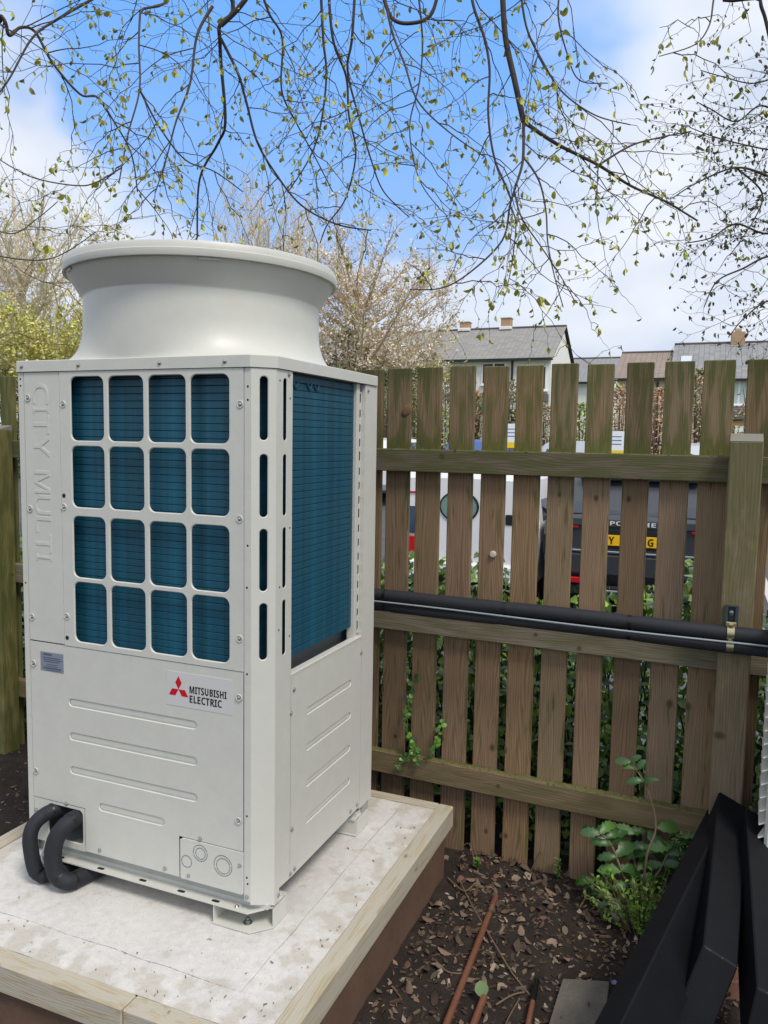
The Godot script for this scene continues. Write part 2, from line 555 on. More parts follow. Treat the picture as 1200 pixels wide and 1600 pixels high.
func heat_pump():
	var u := thing("outdoor_unit", "tall off-white heat pump unit with a blue coil grille and fan duct", "heat pump")
	var front := Transform3D(Basis(), Vector3(0, 0, 0.37))
	var side := Transform3D(Basis(Vector3.UP, PI / 2), Vector3(0.46, 0, 0))      # local x = -z of the world
	var cham := Transform3D(Basis(Vector3.UP, PI / 4), Vector3(0.46 - C / 2, 0, 0.37 - C / 2))
	# dark interior
	var b := MB.new()
	b.abox(Vector3(-0.40, 0.11, -0.355), Vector3(0.395, 1.56, 0.24))
	part("inner_casing", b, M.casing, u)
	# front grille
	b = MB.new()
	var cx := [[-0.206, -0.084], [-0.067, 0.058], [0.075, 0.202], [0.218, 0.343]]
	var cy := [[0.768, 0.951], [0.965, 1.149], [1.176, 1.357], [1.373, 1.559]]
	var ex := [-0.2475, -0.0755, 0.0665, 0.21, 0.3885]
	var ey := [0.7505, 0.958, 1.1625, 1.365, 1.5745]
	var gf := Transform3D(Basis(), Vector3(0, 0, 0.3715))
	for i in 4:
		for j in 4:
			b.cell(gf, ex[i], ex[i + 1], ey[j], ey[j + 1], cx[i][0], cx[i][1], cy[j][0], cy[j][1], 0.021, 0.005, 6)
	b.quad(Vector3(-0.2475, 0.7505, 0.3715), Vector3(-0.2475, 0.7505, 0.355), Vector3(0.3885, 0.7505, 0.355), Vector3(0.3885, 0.7505, 0.3715))
	b.quad(Vector3(-0.2475, 1.5745, 0.355), Vector3(-0.2475, 0.7505, 0.355), Vector3(-0.2475, 0.7505, 0.3715), Vector3(-0.2475, 1.5745, 0.3715))
	b.quad(Vector3(0.3885, 1.5745, 0.3715), Vector3(0.3885, 0.7505, 0.3715), Vector3(0.3885, 0.7505, 0.355), Vector3(0.3885, 1.5745, 0.355))
	part("grille", b, M.paint, u)
	# narrow panel with the pressed lettering
	b = MB.new()
	b.abox(Vector3(-0.3885, 0.7525, 0.352), Vector3(-0.2505, 1.5745, 0.3705), 0.0012)
	var np := part("side_strip_panel", b, M.paint, u)
	var run := 1.540
	for ch in [["C", 0.062], ["I", 0.018], ["T", 0.056], ["Y", 0.062], [" ", 0.03], ["M", 0.068], ["U", 0.058], ["L", 0.048], ["T", 0.056], ["I", 0.018]]:
		if ch[0] != " ":
			var tm := letters(ch[0], 0.083, 0.0034, 500)
			var bb := tm.get_aabb()
			var lt := put("pressed_letter", tm, M.paint, np)
			lt.transform = Transform3D(Basis(Vector3(0, -ch[1] / bb.size.x, 0), Vector3(0.061 / bb.size.y, 0, 0), Vector3(0, 0, 1)), Vector3(-0.322, run - ch[1] / 2, 0.3703)) * Transform3D(Basis(), Vector3(-bb.get_center().x, -bb.get_center().y, 0))
		run -= ch[1] + 0.0065
	# lower front panel: one sheet with two cut-outs at its foot
	b = MB.new()
	var ribs := [[-0.0015, 0.5735, 0.468, 0.515, 0.7485], [-0.0015, 0.467, 0.468, 0.41, 0.515], [-0.0015, 0.359, 0.468, 0.305, 0.41], [-0.0045, 0.2625, 0.242, 0.2455, 0.305]]
	for q in ribs:
		b.cell(Transform3D(Basis(), Vector3(0, 0, 0.370)), -0.3885, 0.3885, q[3], q[4], q[0] - q[2] / 2, q[0] + q[2] / 2, q[1] - 0.011, q[1] + 0.011, 0.0109, 0.0034, 6)
	b.quad(Vector3(-0.3885, 0.7485, 0.370), Vector3(0.3885, 0.7485, 0.370), Vector3(0.3885, 0.7485, 0.352), Vector3(-0.3885, 0.7485, 0.352))
	b.quad(Vector3(-0.181, 0.108, 0.3701), Vector3(0.1705, 0.108, 0.3701), Vector3(0.1705, 0.2457, 0.3701), Vector3(-0.181, 0.2457, 0.3701))
	b.quad(Vector3(-0.181, 0.108, 0.352), Vector3(0.1705, 0.108, 0.352), Vector3(0.1705, 0.108, 0.3701), Vector3(-0.181, 0.108, 0.3701))
	b.quad(Vector3(0.1705, 0.2335, 0.3701), Vector3(0.3885, 0.2335, 0.3701), Vector3(0.3885, 0.2457, 0.3701), Vector3(0.1705, 0.2457, 0.3701))
	var lp := part("lower_front_panel", b, M.paint, u)
	for q in ribs:
		b = MB.new()
		b.rib(Transform3D(Basis(), Vector3(q[0], q[1], 0.3660)), q[2], 0.0225, 0.0011)
		part("pressed_rib", b, M.paint, lp)
	# maker's badge
	b = MB.new()
	b.abox(Vector3(0.131, 0.622, 0.3695), Vector3(0.352, 0.722, 0.3709))
	var bd := part("badge", b, M.sticker, u)
	b = MB.new()
	var dc := Vector2(0.1725, 0.6715)
	for a in [PI / 2, PI / 2 + TAU / 3, PI / 2 - TAU / 3]:
		var e := Vector2(cos(a), sin(a))
		var s := Vector2(-e.y, e.x)
		var L := 0.0385
		var p := [dc, dc + e * L * 0.5 + s * -L * 0.2887, dc + e * L, dc + e * L * 0.5 + s * L * 0.2887]
		b.quad(Vector3(p[0].x, p[0].y, 0.3713), Vector3(p[1].x, p[1].y, 0.3713), Vector3(p[2].x, p[2].y, 0.3713), Vector3(p[3].x, p[3].y, 0.3713))
	part("three_diamond_mark", b, M.red, bd)
	var k := 0
	for s in ["MITSUBISHI", "ELECTRIC"]:
		var t := letters(s, 0.033, 0.0004, 800)
		var a := t.get_aabb()
		var wid: float = [0.124, 0.108][k]
		var o := put("badge_lettering", t, M.black_print, bd)
		o.transform = Transform3D(Basis().scaled(Vector3(wid / a.size.x, 0.0215 / a.size.y, 1)), Vector3(0.2105 + wid / 2, [0.676, 0.649][k], 0.3713)) * Transform3D(Basis(), -Vector3(a.get_center().x, a.get_center().y, 0))
		k += 1
	# rating label
	b = MB.new()
	b.abox(Vector3(-0.347, 0.660, 0.3695), Vector3(-0.255, 0.7205, 0.3706))
	var rl := part("warning_label", b, M.label_blue, u)
	b = MB.new()
	for q in [[-0.318, 0.713, 0.034, 0.006], [-0.302, 0.703, 0.07, 0.003], [-0.298, 0.697, 0.072, 0.003], [-0.303, 0.691, 0.06, 0.003], [-0.300, 0.682, 0.046, 0.002], [-0.303, 0.676, 0.05, 0.002], [-0.300, 0.670, 0.072, 0.0045], [-0.297, 0.664, 0.06, 0.002]]:
		b.abox(Vector3(q[0] - q[2] / 2, q[1] - q[3] / 2, 0.3706), Vector3(q[0] + q[2] / 2, q[1] + q[3] / 2, 0.3709))
	part("label_print", b, M.label_ink, rl)
	# pipe entry plate with its opening, and the knock-out plate
	b = MB.new()
	b.cell(Transform3D(Basis(), Vector3(0, 0, 0.3695)), -0.3885, -0.183, 0.1045, 0.2435, -0.331, -0.1925, 0.1255, 0.2325, 0.014, 0.004, 5)
	part("pipe_entry_plate", b, M.paint, u)
	b = MB.new()
	b.prism(Transform3D(Basis(), Vector3(0, 0, 0.361)), PackedVector2Array([Vector2(0.176, 0.106), Vector2(0.385, 0.106), Vector2(0.3885, 0.112), Vector2(0.3885, 0.231), Vector2(0.184, 0.231), Vector2(0.1735, 0.224), Vector2(0.1735, 0.112)]), 0.0105, 0.001)
	var kp := part("knockout_plate", b, M.paint, u)
	for q in [[0.2445, 0.198, 0.024], [0.2455, 0.197, 0.0165], [0.3215, 0.178, 0.030], [0.3225, 0.177, 0.0225], [0.197, 0.1625, 0.0175]]:
		for hf in 2:
			b = MB.new()
			var pp := PackedVector3Array()
			var rr := PackedFloat32Array()
			for i in 13:
				var a := PI * hf + 0.35 + (PI - 0.12) * i / 12.0
				pp.append(Vector3(q[0] + cos(a) * q[2], q[1] + sin(a) * q[2], 0.3716)); rr.append(0.0009)
			b.tube(pp, rr, 5)
			part("knockout_cut", b, M.label_ink, kp)
	# corner posts
	b = MB.new()
	b.abox(Vector3(0.3905, 0.09, 0.355), Vector3(0.46 - C, 1.5745, 0.3695))
	for i in 4:
		var y0: float = 0.75 if i == 3 else (SLOTS[i][0] + SLOTS[i + 1][1]) / 2
		var y1: float = 1.5745 if i == 0 else (SLOTS[i - 1][0] + SLOTS[i][1]) / 2
		b.cell(cham, -C * 0.70711, C * 0.70711, y0, y1, -0.0105, 0.0115, SLOTS[i][0], SLOTS[i][1], 0.0109, 0.004, 6)
		b.cell(side, -(0.37 - C), -0.2325, y0, y1, -0.284, -0.265, SLOTS[i][0], SLOTS[i][1], 0.0094, 0.002, 6, 0.001)
	b.quad(cham * Vector3(-C * 0.70711, 0.083, 0), cham * Vector3(C * 0.70711, 0.066, 0), cham * Vector3(C * 0.70711, 0.75, 0), cham * Vector3(-C * 0.70711, 0.75, 0))
	b.quad(side * Vector3(-(0.37 - C), 0.066, 0), side * Vector3(-0.294, 0.066, 0), side * Vector3(-0.294, 0.75, 0), side * Vector3(-(0.37 - C), 0.75, 0))
	b.quad(side * Vector3(-0.294, 0.103, 0), side * Vector3(-0.2325, 0.1, 0), side * Vector3(-0.2325, 0.75, 0), side * Vector3(-0.294, 0.75, 0))
	b.quad(Vector3(0.46, 1.5745, 0.2325), Vector3(0.46, 0.1, 0.2325), Vector3(0.442, 0.1, 0.2325), Vector3(0.442, 1.5745, 0.2325))
	var cp := part("corner_post", b, M.paint, u)
	b = MB.new()
	b.abox(Vector3(-0.46 + C, 0.066, 0.355), Vector3(-0.3905, 1.5745, 0.3695))
	b.quad(Vector3(-0.46, 0.066, 0.37 - C), Vector3(-0.46 + C, 0.066, 0.3695), Vector3(-0.46 + C, 1.5745, 0.3695), Vector3(-0.46, 1.5745, 0.37 - C))
	b.abox(Vector3(-0.46, 0.066, 0.22), Vector3(-0.447, 1.5745, 0.37 - C))
	part("corner_post", b, M.paint, u)
	b = MB.new()
	b.abox(Vector3(0.44, 0.09, -0.37), Vector3(0.4598, 1.5745, -0.268))
	b.abox(Vector3(0.36, 0.09, -0.3695), Vector3(0.4395, 1.5745, -0.355))
	var rp := part("corner_post", b, M.paint, u)
	b = MB.new()
	b.abox(Vector3(-0.4598, 0.09, -0.37), Vector3(-0.44, 1.5745, -0.268))
	part("corner_post", b, M.paint, u)
	# left and rear sheets (turned away from the camera)
	b = MB.new()
	b.abox(Vector3(-0.459, 0.1, -0.266), Vector3(-0.446, 1.5745, 0.22))
	part("left_side_panel", b, M.paint, u)
	b = MB.new()
	b.abox(Vector3(-0.44, 0.1, -0.369), Vector3(0.358, 1.5745, -0.356))
	part("rear_panel", b, M.paint, u)
	# slotted strip beside the side coil
	b = MB.new()
	b.abox(Vector3(0.425, 0.70, -0.2405), Vector3(0.452, 1.5745, -0.2165), 0.001)
	part("coil_bracket", b, M.paint, u)
	b = MB.new()
	var sy := 0.735
	var sf := Transform3D(Basis(Vector3.UP, PI / 2), Vector3(0.447, 0, 0))
	for i in 17:
		var big := i % 4 == 0
		var hh := 0.033 if big else 0.027
		b.cell(sf, 0.2415, 0.267, sy - 0.010, sy + 0.0385, 0.247, 0.2615, sy, sy + hh, 0.0068, 0.0012, 4, 0.0005)
		sy += 0.0485
	part("slotted_strip", b, M.paint, u)
	# coil: one strip of fins per tube row, front and side
	var fr := MB.new()
	fr.abox(Vector3(-0.317, -0.0098, -0.004), Vector3(0.305, 0.0098, 0.004), 0.0012, 0)
	var frm := fr.mesh()
	var sr := MB.new()
	sr.abox(Vector3(-0.004, -0.0098, -0.262), Vector3(0.004, 0.0098, 0.196), 0.0012, 2)
	var srm := sr.mesh()
	b = MB.new()
	b.abox(Vector3(-0.25, 0.755, 0.315), Vector3(0.376, 1.574, 0.334))
	var cf := part("front_coil", b, M.coil, u)
	for i in 39:
		put("fin_row", frm, M.coil, cf, Transform3D(Basis(), Vector3(0.07, 0.768 + i * 0.0209, 0.3372)))
	b = MB.new()
	b.abox(Vector3(0.41, 0.755, -0.24), Vector3(0.4355, 1.574, 0.232))
	var cs := part("side_coil", b, M.coil, u)
	for i in 39:
		put("fin_row", srm, M.coil, cs, Transform3D(Basis(), Vector3(0.4368, 0.765 + i * 0.0209, 0.035)))
	b = MB.new()
	b.abox(Vector3(0.36, 0.66, -0.215), Vector3(0.43, 0.672, 0.2315))
	part("coil_tray", b, M.casing, u)
	b = MB.new()
	b.abox(Vector3(0.33, 0.755, 0.2325), Vector3(0.402, 1.574, 0.3148))
	part("corner_coil", b, M.coil, u)
	b = MB.new()
	b.abox(Vector3(0.36, 0.70, -0.2668), Vector3(0.40, 1.574, -0.2415))
	part("corner_coil", b, M.coil, u)
	for z in [0.185, 0.10, 0.055]:
		b = MB.new()
		var pp := PackedVector3Array()
		var rr := PackedFloat32Array()
		for i in 9:
			var a := PI + PI * i / 8.0
			pp.append(Vector3(0.4415, 1.553 + sin(a) * 0.018, z + cos(a) * 0.013)); rr.append(0.0042)
		b.tube(pp, rr, 6)
		part("return_bend", b, M.coil, cs)
	# side lower panel
	b = MB.new()
	var sribs := [[0.572, 0.516, 0.713], [0.460, 0.403, 0.516], [0.3465, 0.2885, 0.403], [0.2305, 0.0985, 0.2885]]
	for q in sribs:
		b.cell(Transform3D(side.basis, Vector3(0.4595, 0, 0)), -0.2305, 0.2665, q[1], q[2], 0.024 - 0.159, 0.024 + 0.159, q[0] - 0.0095, q[0] + 0.0095, 0.0094, 0.0034, 6)
	b.quad(Vector3(0.4595, 0.0985, 0.2305), Vector3(0.445, 0.0985, 0.2305), Vector3(0.445, 0.0985, -0.2665), Vector3(0.4595, 0.0985, -0.2665))
	b.abox(Vector3(0.436, 0.7065, -0.266), Vector3(0.4605, 0.7155, 0.230), 0.0015)
	var sp := part("lower_side_panel", b, M.paint, u)
	for q in sribs:
		b = MB.new()
		b.rib(Transform3D(side.basis, Vector3(0.4555, q[0], -0.024)), 0.318, 0.0195, 0.0011)
		part("pressed_rib", b, M.paint, sp)
	# lid with the same chamfers
	b = MB.new()
	var ov := 0.005
	var out := PackedVector2Array([Vector2(0.46 + ov, -0.37 + C * 0.2), Vector2(0.46 + ov, 0.37 - C), Vector2(0.46 - C, 0.37 + ov), Vector2(-0.46 + C, 0.37 + ov), Vector2(-0.46 - ov, 0.37 - C), Vector2(-0.46 - ov, -0.37 + C * 0.2), Vector2(-0.45, -0.37 - ov), Vector2(0.45, -0.37 - ov)])
	out.reverse()
	var lidxf := Transform3D(Basis(Vector3(1, 0, 0), Vector3(0, 0, -1), Vector3(0, 1, 0)), Vector3(0, 1.5762, 0))
	var o2 := PackedVector2Array()
	for p in out: o2.append(Vector2(p.x, -p.y))
	o2.reverse()
	b.prism(lidxf, o2, 0.0328, 0.0018)
	part("lid", b, M.paint, u)
	# fan duct: flared foot cut off by the cabinet's depth, throat, cone and rolled rim
	b = MB.new()
	var prof := PackedVector2Array()
	for i in 13:
		var a := PI / 2 * i / 12.0
		prof.append(Vector2(0.437 - 0.067 * sin(a), 1.6092 + 0.115 * (1.0 - cos(a))))
	prof.append(Vector2(0.3695, 1.77)); prof.append(Vector2(0.3695, 1.803)); prof.append(Vector2(0.3705, 1.808)); prof.append(Vector2(0.375, 1.814))
	prof.append(Vector2(0.396, 1.847)); prof.append(Vector2(0.414, 1.876)); prof.append(Vector2(0.417, 1.884))
	# the flare fades out where the cabinet is too shallow for it
	var rad := func(kq: int, i: int) -> float:
		var a := TAU * kq / 128.0
		var r: float = prof[i].x
		if i > 16 or r <= 0.3696: return r
		return 0.3695 + (r - 0.3695) * smoothstep(1.0, 0.74, absf(sin(a)))
	var np2 := prof.size()
	for i in np2:
		for kk in 129:
			var a := TAU * kk / 128.0
			var r: float = rad.call(kk, i)
			var p := Vector3(r * cos(a) + 0.004, prof[i].y, r * sin(a))
			var i0 := maxi(i - 1, 0)
			var i1 := mini(i + 1, np2 - 1)
			var du := Vector3(rad.call(kk, i1) * cos(a), prof[i1].y, rad.call(kk, i1) * sin(a)) - Vector3(rad.call(kk, i0) * cos(a), prof[i0].y, rad.call(kk, i0) * sin(a))
			var a2 := a + TAU / 128.0
			var a0 := a - TAU / 128.0
			var dv := Vector3(rad.call(kk + 1, i) * cos(a2), 0, rad.call(kk + 1, i) * sin(a2)) - Vector3(rad.call(kk - 1, i) * cos(a0), 0, rad.call(kk - 1, i) * sin(a0))
			b.vert(p, du.cross(dv).normalized(), Vector2(kk / 128.0, float(i) / np2))
	for i in np2 - 1:
		for kk in 128:
			var q0 := i * 129 + kk
			b.ix.append_array([q0, q0 + 1, q0 + 130, q0, q0 + 130, q0 + 129])
	var fd := part("fan_duct", b, M.paint, u)
	b = MB.new()
	b.lathe(Transform3D(Basis(), Vector3(0.004, 0, 0)), PackedVector2Array([Vector2(0.417, 1.8835), Vector2(0.4215, 1.8775), Vector2(0.4255, 1.8775), Vector2(0.4265, 1.8795), Vector2(0.4265, 1.8975), Vector2(0.4255, 1.8985), Vector2(0.4232, 1.8995), Vector2(0.4222, 1.9155), Vector2(0.420, 1.919), Vector2(0.412, 1.919), Vector2(0.405, 1.912), Vector2(0.36, 1.83), Vector2(0.355, 1.80), Vector2(0.355, 1.62)]), 96)
	part("duct_rim", b, M.paint, fd)
	b = MB.new()
	for a in range(0, 6):
		var th := TAU * a / 6.0 + 0.3
		var e := Vector3(cos(th), 0, sin(th))
		var bs := Basis(e, Vector3.UP, e.cross(Vector3.UP))
		b.box(Transform3D(bs * Basis(Vector3.RIGHT, 0.5), Vector3(0, 1.655, 0) + e * 0.2), Vector3(0.28, 0.012, 0.16), 0.003)
	b.lathe(Transform3D(), PackedVector2Array([Vector2(0.0, 1.60), Vector2(0.07, 1.60), Vector2(0.07, 1.69), Vector2(0.05, 1.70), Vector2(0, 1.70)]), 20)
	part("fan", b, M.casing, fd)
	# clip tabs and the flared seam on the duct
	for th in [2.18, 0.92, 3.75, 5.5]:
		b = MB.new()
		for i in 9:
			var a0: float = th - 0.07 + 0.14 * i / 9.0
			var a1: float = th - 0.07 + 0.14 * (i + 1) / 9.0
			for r in [0.4165]:
				var p0 := Vector3(0.004 + cos(a0) * r, 1.8705, sin(a0) * r)
				var p1 := Vector3(0.004 + cos(a1) * r, 1.8705, sin(a1) * r)
				b.quad(p1, p0, p0 + Vector3(0, 0.009, 0), p1 + Vector3(0, 0.009, 0))
				b.quad(p1 * Vector3(0.985, 1, 0.985), p0 * Vector3(0.985, 1, 0.985), p0, p1)
		part("rim_clip", b, M.paint, fd)
	# screws
	var sc := capsule_screw()
	var dm := dimple()
	for q in [[-0.372, 1.498], [-0.234, 1.479], [0.379, 1.478], [-0.373, 1.162], [-0.238, 1.174], [0.377, 1.171], [-0.376, 0.825], [-0.236, 0.841], [0.377, 0.842], [-0.375, 0.678], [0.375, 0.676], [-0.376, 0.331], [0.373, 0.322]]:
		var o := put("screw_dimple", dm, M.paint, u, Transform3D(Basis(), Vector3(q[0], q[1], 0.3716)))
		put("screw", sc, M.screw, o, Transform3D(Basis().scaled(Vector3.ONE * 0.95), Vector3(0.0, 0.0, 0)))
	for q in [[-0.2365, 0.775], [-0.238, 1.208]]:
		b = MB.new()
		b.lathe(Transform3D(Basis(Vector3.RIGHT, PI / 2), Vector3(q[0], q[1], 0.3718)), PackedVector2Array([Vector2(0.0068, 0), Vector2(0.0062, 0.0003), Vector2(0, 0.0003)]), 14)
		part("cable_hole", b, M.dark_inside, u)
	for q in [[-0.255, 0.2465], [-0.38, 0.201], [-0.125, 0.124], [0.119, 0.122], [0.244, 0.2405], [0.377, 0.191], [0.203, 0.12], [-0.39, 1.592], [-0.17, 1.592], [0.12, 1.592], [0.333, 1.592], [0.3995, 0.103]]:
		put("screw", sc, M.screw, u, Transform3D(Basis(), Vector3(q[0], q[1], 0.3705 if q[1] < 1.58 else 0.3752)))
	for q in [[0.355, 1.592], [-0.3, 1.592]]: pass
	for q in [[0.2325, 0.60], [0.215, 0.665], [-0.262, 0.655], [0.222, 0.245], [0.205, 0.115], [0.23, 0.112], [-0.19, 0.115], [-0.245, 0.115], [0.30, 0.085], [0.255, 1.565], [-0.29, 1.555]]:
		put("screw", sc, M.screw, u, Transform3D(Basis(Vector3.UP, PI / 2), Vector3(0.4605, q[1], q[0])))
	var hl := MB.new()
	hl.lathe(Transform3D(Basis(Vector3.RIGHT, PI / 2), Vector3.ZERO), PackedVector2Array([Vector2(0.0032, 0), Vector2(0.003, 0.0002), Vector2(0, 0.0002)]), 10)
	var hm := hl.mesh()
	for q in [[0.401, 1.525], [0.401, 1.49], [0.401, 1.10], [0.399, 0.985], [0.3995, 0.745], [0.3995, 0.34], [0.3995, 0.16], [0.402, 0.142]]:
		put("pilot_hole", hm, M.dark_inside, cp, Transform3D(Basis(), Vector3(q[0], q[1], 0.3697)))
	for q in [[0.303, 1.545], [0.247, 1.50], [0.303, 0.86], [0.243, 0.83], [0.30, 0.98], [0.245, 1.14]]:
		put("pilot_hole", hm, M.dark_inside, cp, Transform3D(Basis(Vector3.UP, PI / 2), Vector3(0.4603, q[1], q[0])))
	for q in [[-0.402, 1.555], [-0.402, 1.535], [-0.402, 0.93], [-0.402, 0.17]]:
		put("pilot_hole", hm, M.dark_inside, u, Transform3D(Basis(), Vector3(q[0], q[1], 0.3697)))
	# base frame, rails and feet
	b = MB.new()
	b.abox(Vector3(-0.43, 0.075, -0.35), Vector3(0.43, 0.11, 0.345))
	part("base_tray", b, M.galv, u)
	for s in [1.0, -1.0]:
		b = MB.new()
		# upper flange with cut corners
		var fl := PackedVector2Array([Vector2(-0.455, 0.24), Vector2(0.455, 0.24), Vector2(0.455, 0.32), Vector2(0.404, 0.376), Vector2(-0.404, 0.376), Vector2(-0.455, 0.32)])
		var o3 := PackedVector2Array()
		for p in fl: o3.append(Vector2(p.x, -p.y * s))
		if s > 0: o3.reverse()
		b.prism(Transform3D(Basis(Vector3(1, 0, 0), Vector3(0, 0, -1), Vector3(0, 1, 0)), Vector3(0, 0.0555, 0)), o3, 0.004)
		b.abox(Vector3(-0.45, 0.0595, 0.262 if s > 0 else -0.34), Vector3(0.45, 0.075, 0.34 if s > 0 else -0.262))
		part("base_rail", b, M.paint, u)
		for sx in [1.0, -1.0]:
			b = MB.new()
			var pl := PackedVector2Array([Vector2(0.288, 0.24), Vector2(0.46, 0.24), Vector2(0.46, 0.326), Vector2(0.41, 0.377), Vector2(0.288, 0.377)])
			var o4 := PackedVector2Array()
			for p in pl: o4.append(Vector2(p.x * sx, -p.y * s))
			if s * sx > 0: o4.reverse()
			b.prism(Transform3D(Basis(Vector3(1, 0, 0), Vector3(0, 0, -1), Vector3(0, 1, 0)), Vector3(0, 0.0, 0)), o4, 0.004)
			b.abox(Vector3(minf(0.288 * sx, 0.291 * sx), 0.004, 0.24 if s > 0 else -0.372), Vector3(maxf(0.288 * sx, 0.291 * sx), 0.0553, 0.372 if s > 0 else -0.24))
			b.abox(Vector3(minf(0.291 * sx, 0.459 * sx), 0.004, 0.245 if s > 0 else -0.248), Vector3(maxf(0.291 * sx, 0.459 * sx), 0.0553, 0.248 if s > 0 else -0.245))
			b.abox(Vector3(minf(0.4565 * sx, 0.4595 * sx), 0.004, 0.25 if s > 0 else -0.345), Vector3(maxf(0.4565 * sx, 0.4595 * sx), 0.0553, 0.325 if s > 0 else -0.25))
			var ft := part("foot", b, M.paint, u)
			b = MB.new()
			b.lathe(Transform3D(Basis(), Vector3(0.383 * sx, 0.004, 0.338 * s)), PackedVector2Array([Vector2(0.014, 0), Vector2(0.014, 0.002), Vector2(0.0085, 0.0022), Vector2(0.0085, 0.009), Vector2(0.005, 0.0095), Vector2(0.005, 0.016), Vector2(0, 0.016)]), 8)
			part("anchor_bolt", b, M.zinc, ft)
	for x in [-0.29, -0.13, 0.03, 0.17, 0.29]:
		b = MB.new()
		b.rib(Transform3D(Basis(Vector3.RIGHT, -PI / 2), Vector3(x, 0.0596, 0.362)), 0.026, 0.011, 0.0003)
		part("rail_slot", b, M.dark_inside, u)
	b = MB.new()
	b.rib(Transform3D(Basis(Vector3.RIGHT, -PI / 2), Vector3(0.36, 0.0597, 0.36)), 0.014, 0.0139, 0.005)
	part("rail_bolt", b, M.zinc, u)
	b = MB.new()
	b.abox(Vector3(0.4525, 0.012, -0.352), Vector3(0.4565, 0.105, -0.30))
	part("foot_gusset", b, M.galv, u)

func catmull(p: Array, n: int) -> PackedVector3Array:
	var o := PackedVector3Array()
	for i in p.size() - 1:
		var a: Vector3 = p[maxi(i - 1, 0)]
		var b: Vector3 = p[i]
		var c: Vector3 = p[i + 1]
		var d: Vector3 = p[mini(i + 2, p.size() - 1)]
		for k in n: o.append(b.cubic_interpolate(c, a, d, float(k) / n))
	o.append(p[-1])
	return o

func const_r(n: int, r: float) -> PackedFloat32Array:
	var o := PackedFloat32Array()
	o.resize(n)
	o.fill(r)
	return o

func loop_pts(q: Array, first: Vector3, last: Vector3, r: float) -> Array:
	var o := [first]
	for p in q:
		var v := pz(p[0], p[1], p[2])
		v.y = maxf(v.y, r + 0.002)
		o.append(v)
	o.append(last)
	return o

func pipe_loops():
	var specs := [
		["insulated_pipe", "black foam insulated pipe looping from the pipe hole, on the timber edging's side", loop_pts([[88, 1264, 0.36], [68, 1274, 0.392], [53, 1289, 0.418], [47, 1308, 0.432], [49, 1332, 0.435], [55, 1358, 0.43], [66, 1377, 0.415], [85, 1383, 0.39]], Vector3(-0.285, 0.214, 0.24), Vector3(-0.19, 0.026, 0.12), 0.0225), [[0.36]]],
		["insulated_pipe", "black foam insulated pipe looping from the pipe hole, on the knock-out plate's side", loop_pts([[121, 1277, 0.365], [107, 1286, 0.40], [92, 1302, 0.425], [84, 1324, 0.438], [83, 1347, 0.44], [90, 1368, 0.435], [107, 1377, 0.42], [124, 1372, 0.385], [150, 1359, 0.33]], Vector3(-0.209, 0.205, 0.24), Vector3(-0.10, 0.029, 0.12), 0.026), [0.18, 0.62, 0.76]]]
	for s in specs:
		var pts := catmull(s[2], 6)
		var t := thing(s[0], s[1], "pipe", Vector3.ZERO, "insulated pipes in the pipe hole")
		var b := MB.new()
		var rad := 0.0225 if s[3].size() == 1 else 0.026
		b.tube(pts, const_r(pts.size(), rad), 18)
		part("foam_sleeve", b, M.foam, t)
		for f in ([0.13, 0.70] if s[3].size() == 1 else s[3]):
			var i := int(f * (pts.size() - 1))
			var dd := (pts[i + 1] - pts[i]).normalized()
			b = MB.new()
			b.tube(PackedVector3Array([pts[i] - dd * 0.003, pts[i] + dd * 0.003]), const_r(2, rad + 0.0006), 18)
			part("tape_seam", b, M.tape, t)
	# a pale cable that follows the nearer loop
	var pc := catmull(loop_pts([[104, 1275, 0.37], [92, 1284, 0.40], [78, 1302, 0.42], [69, 1325, 0.43], [68, 1347, 0.432]], Vector3(-0.24, 0.215, 0.30), Vector3(-0.225, 0.02, 0.40), 0.004), 5)
	var bc := MB.new()
	bc.tube(pc, const_r(pc.size(), 0.0032), 6)
	tag(part("control_cable", bc, M.cable), "thin pale grey cable tucked between the two black pipe loops", "cable")

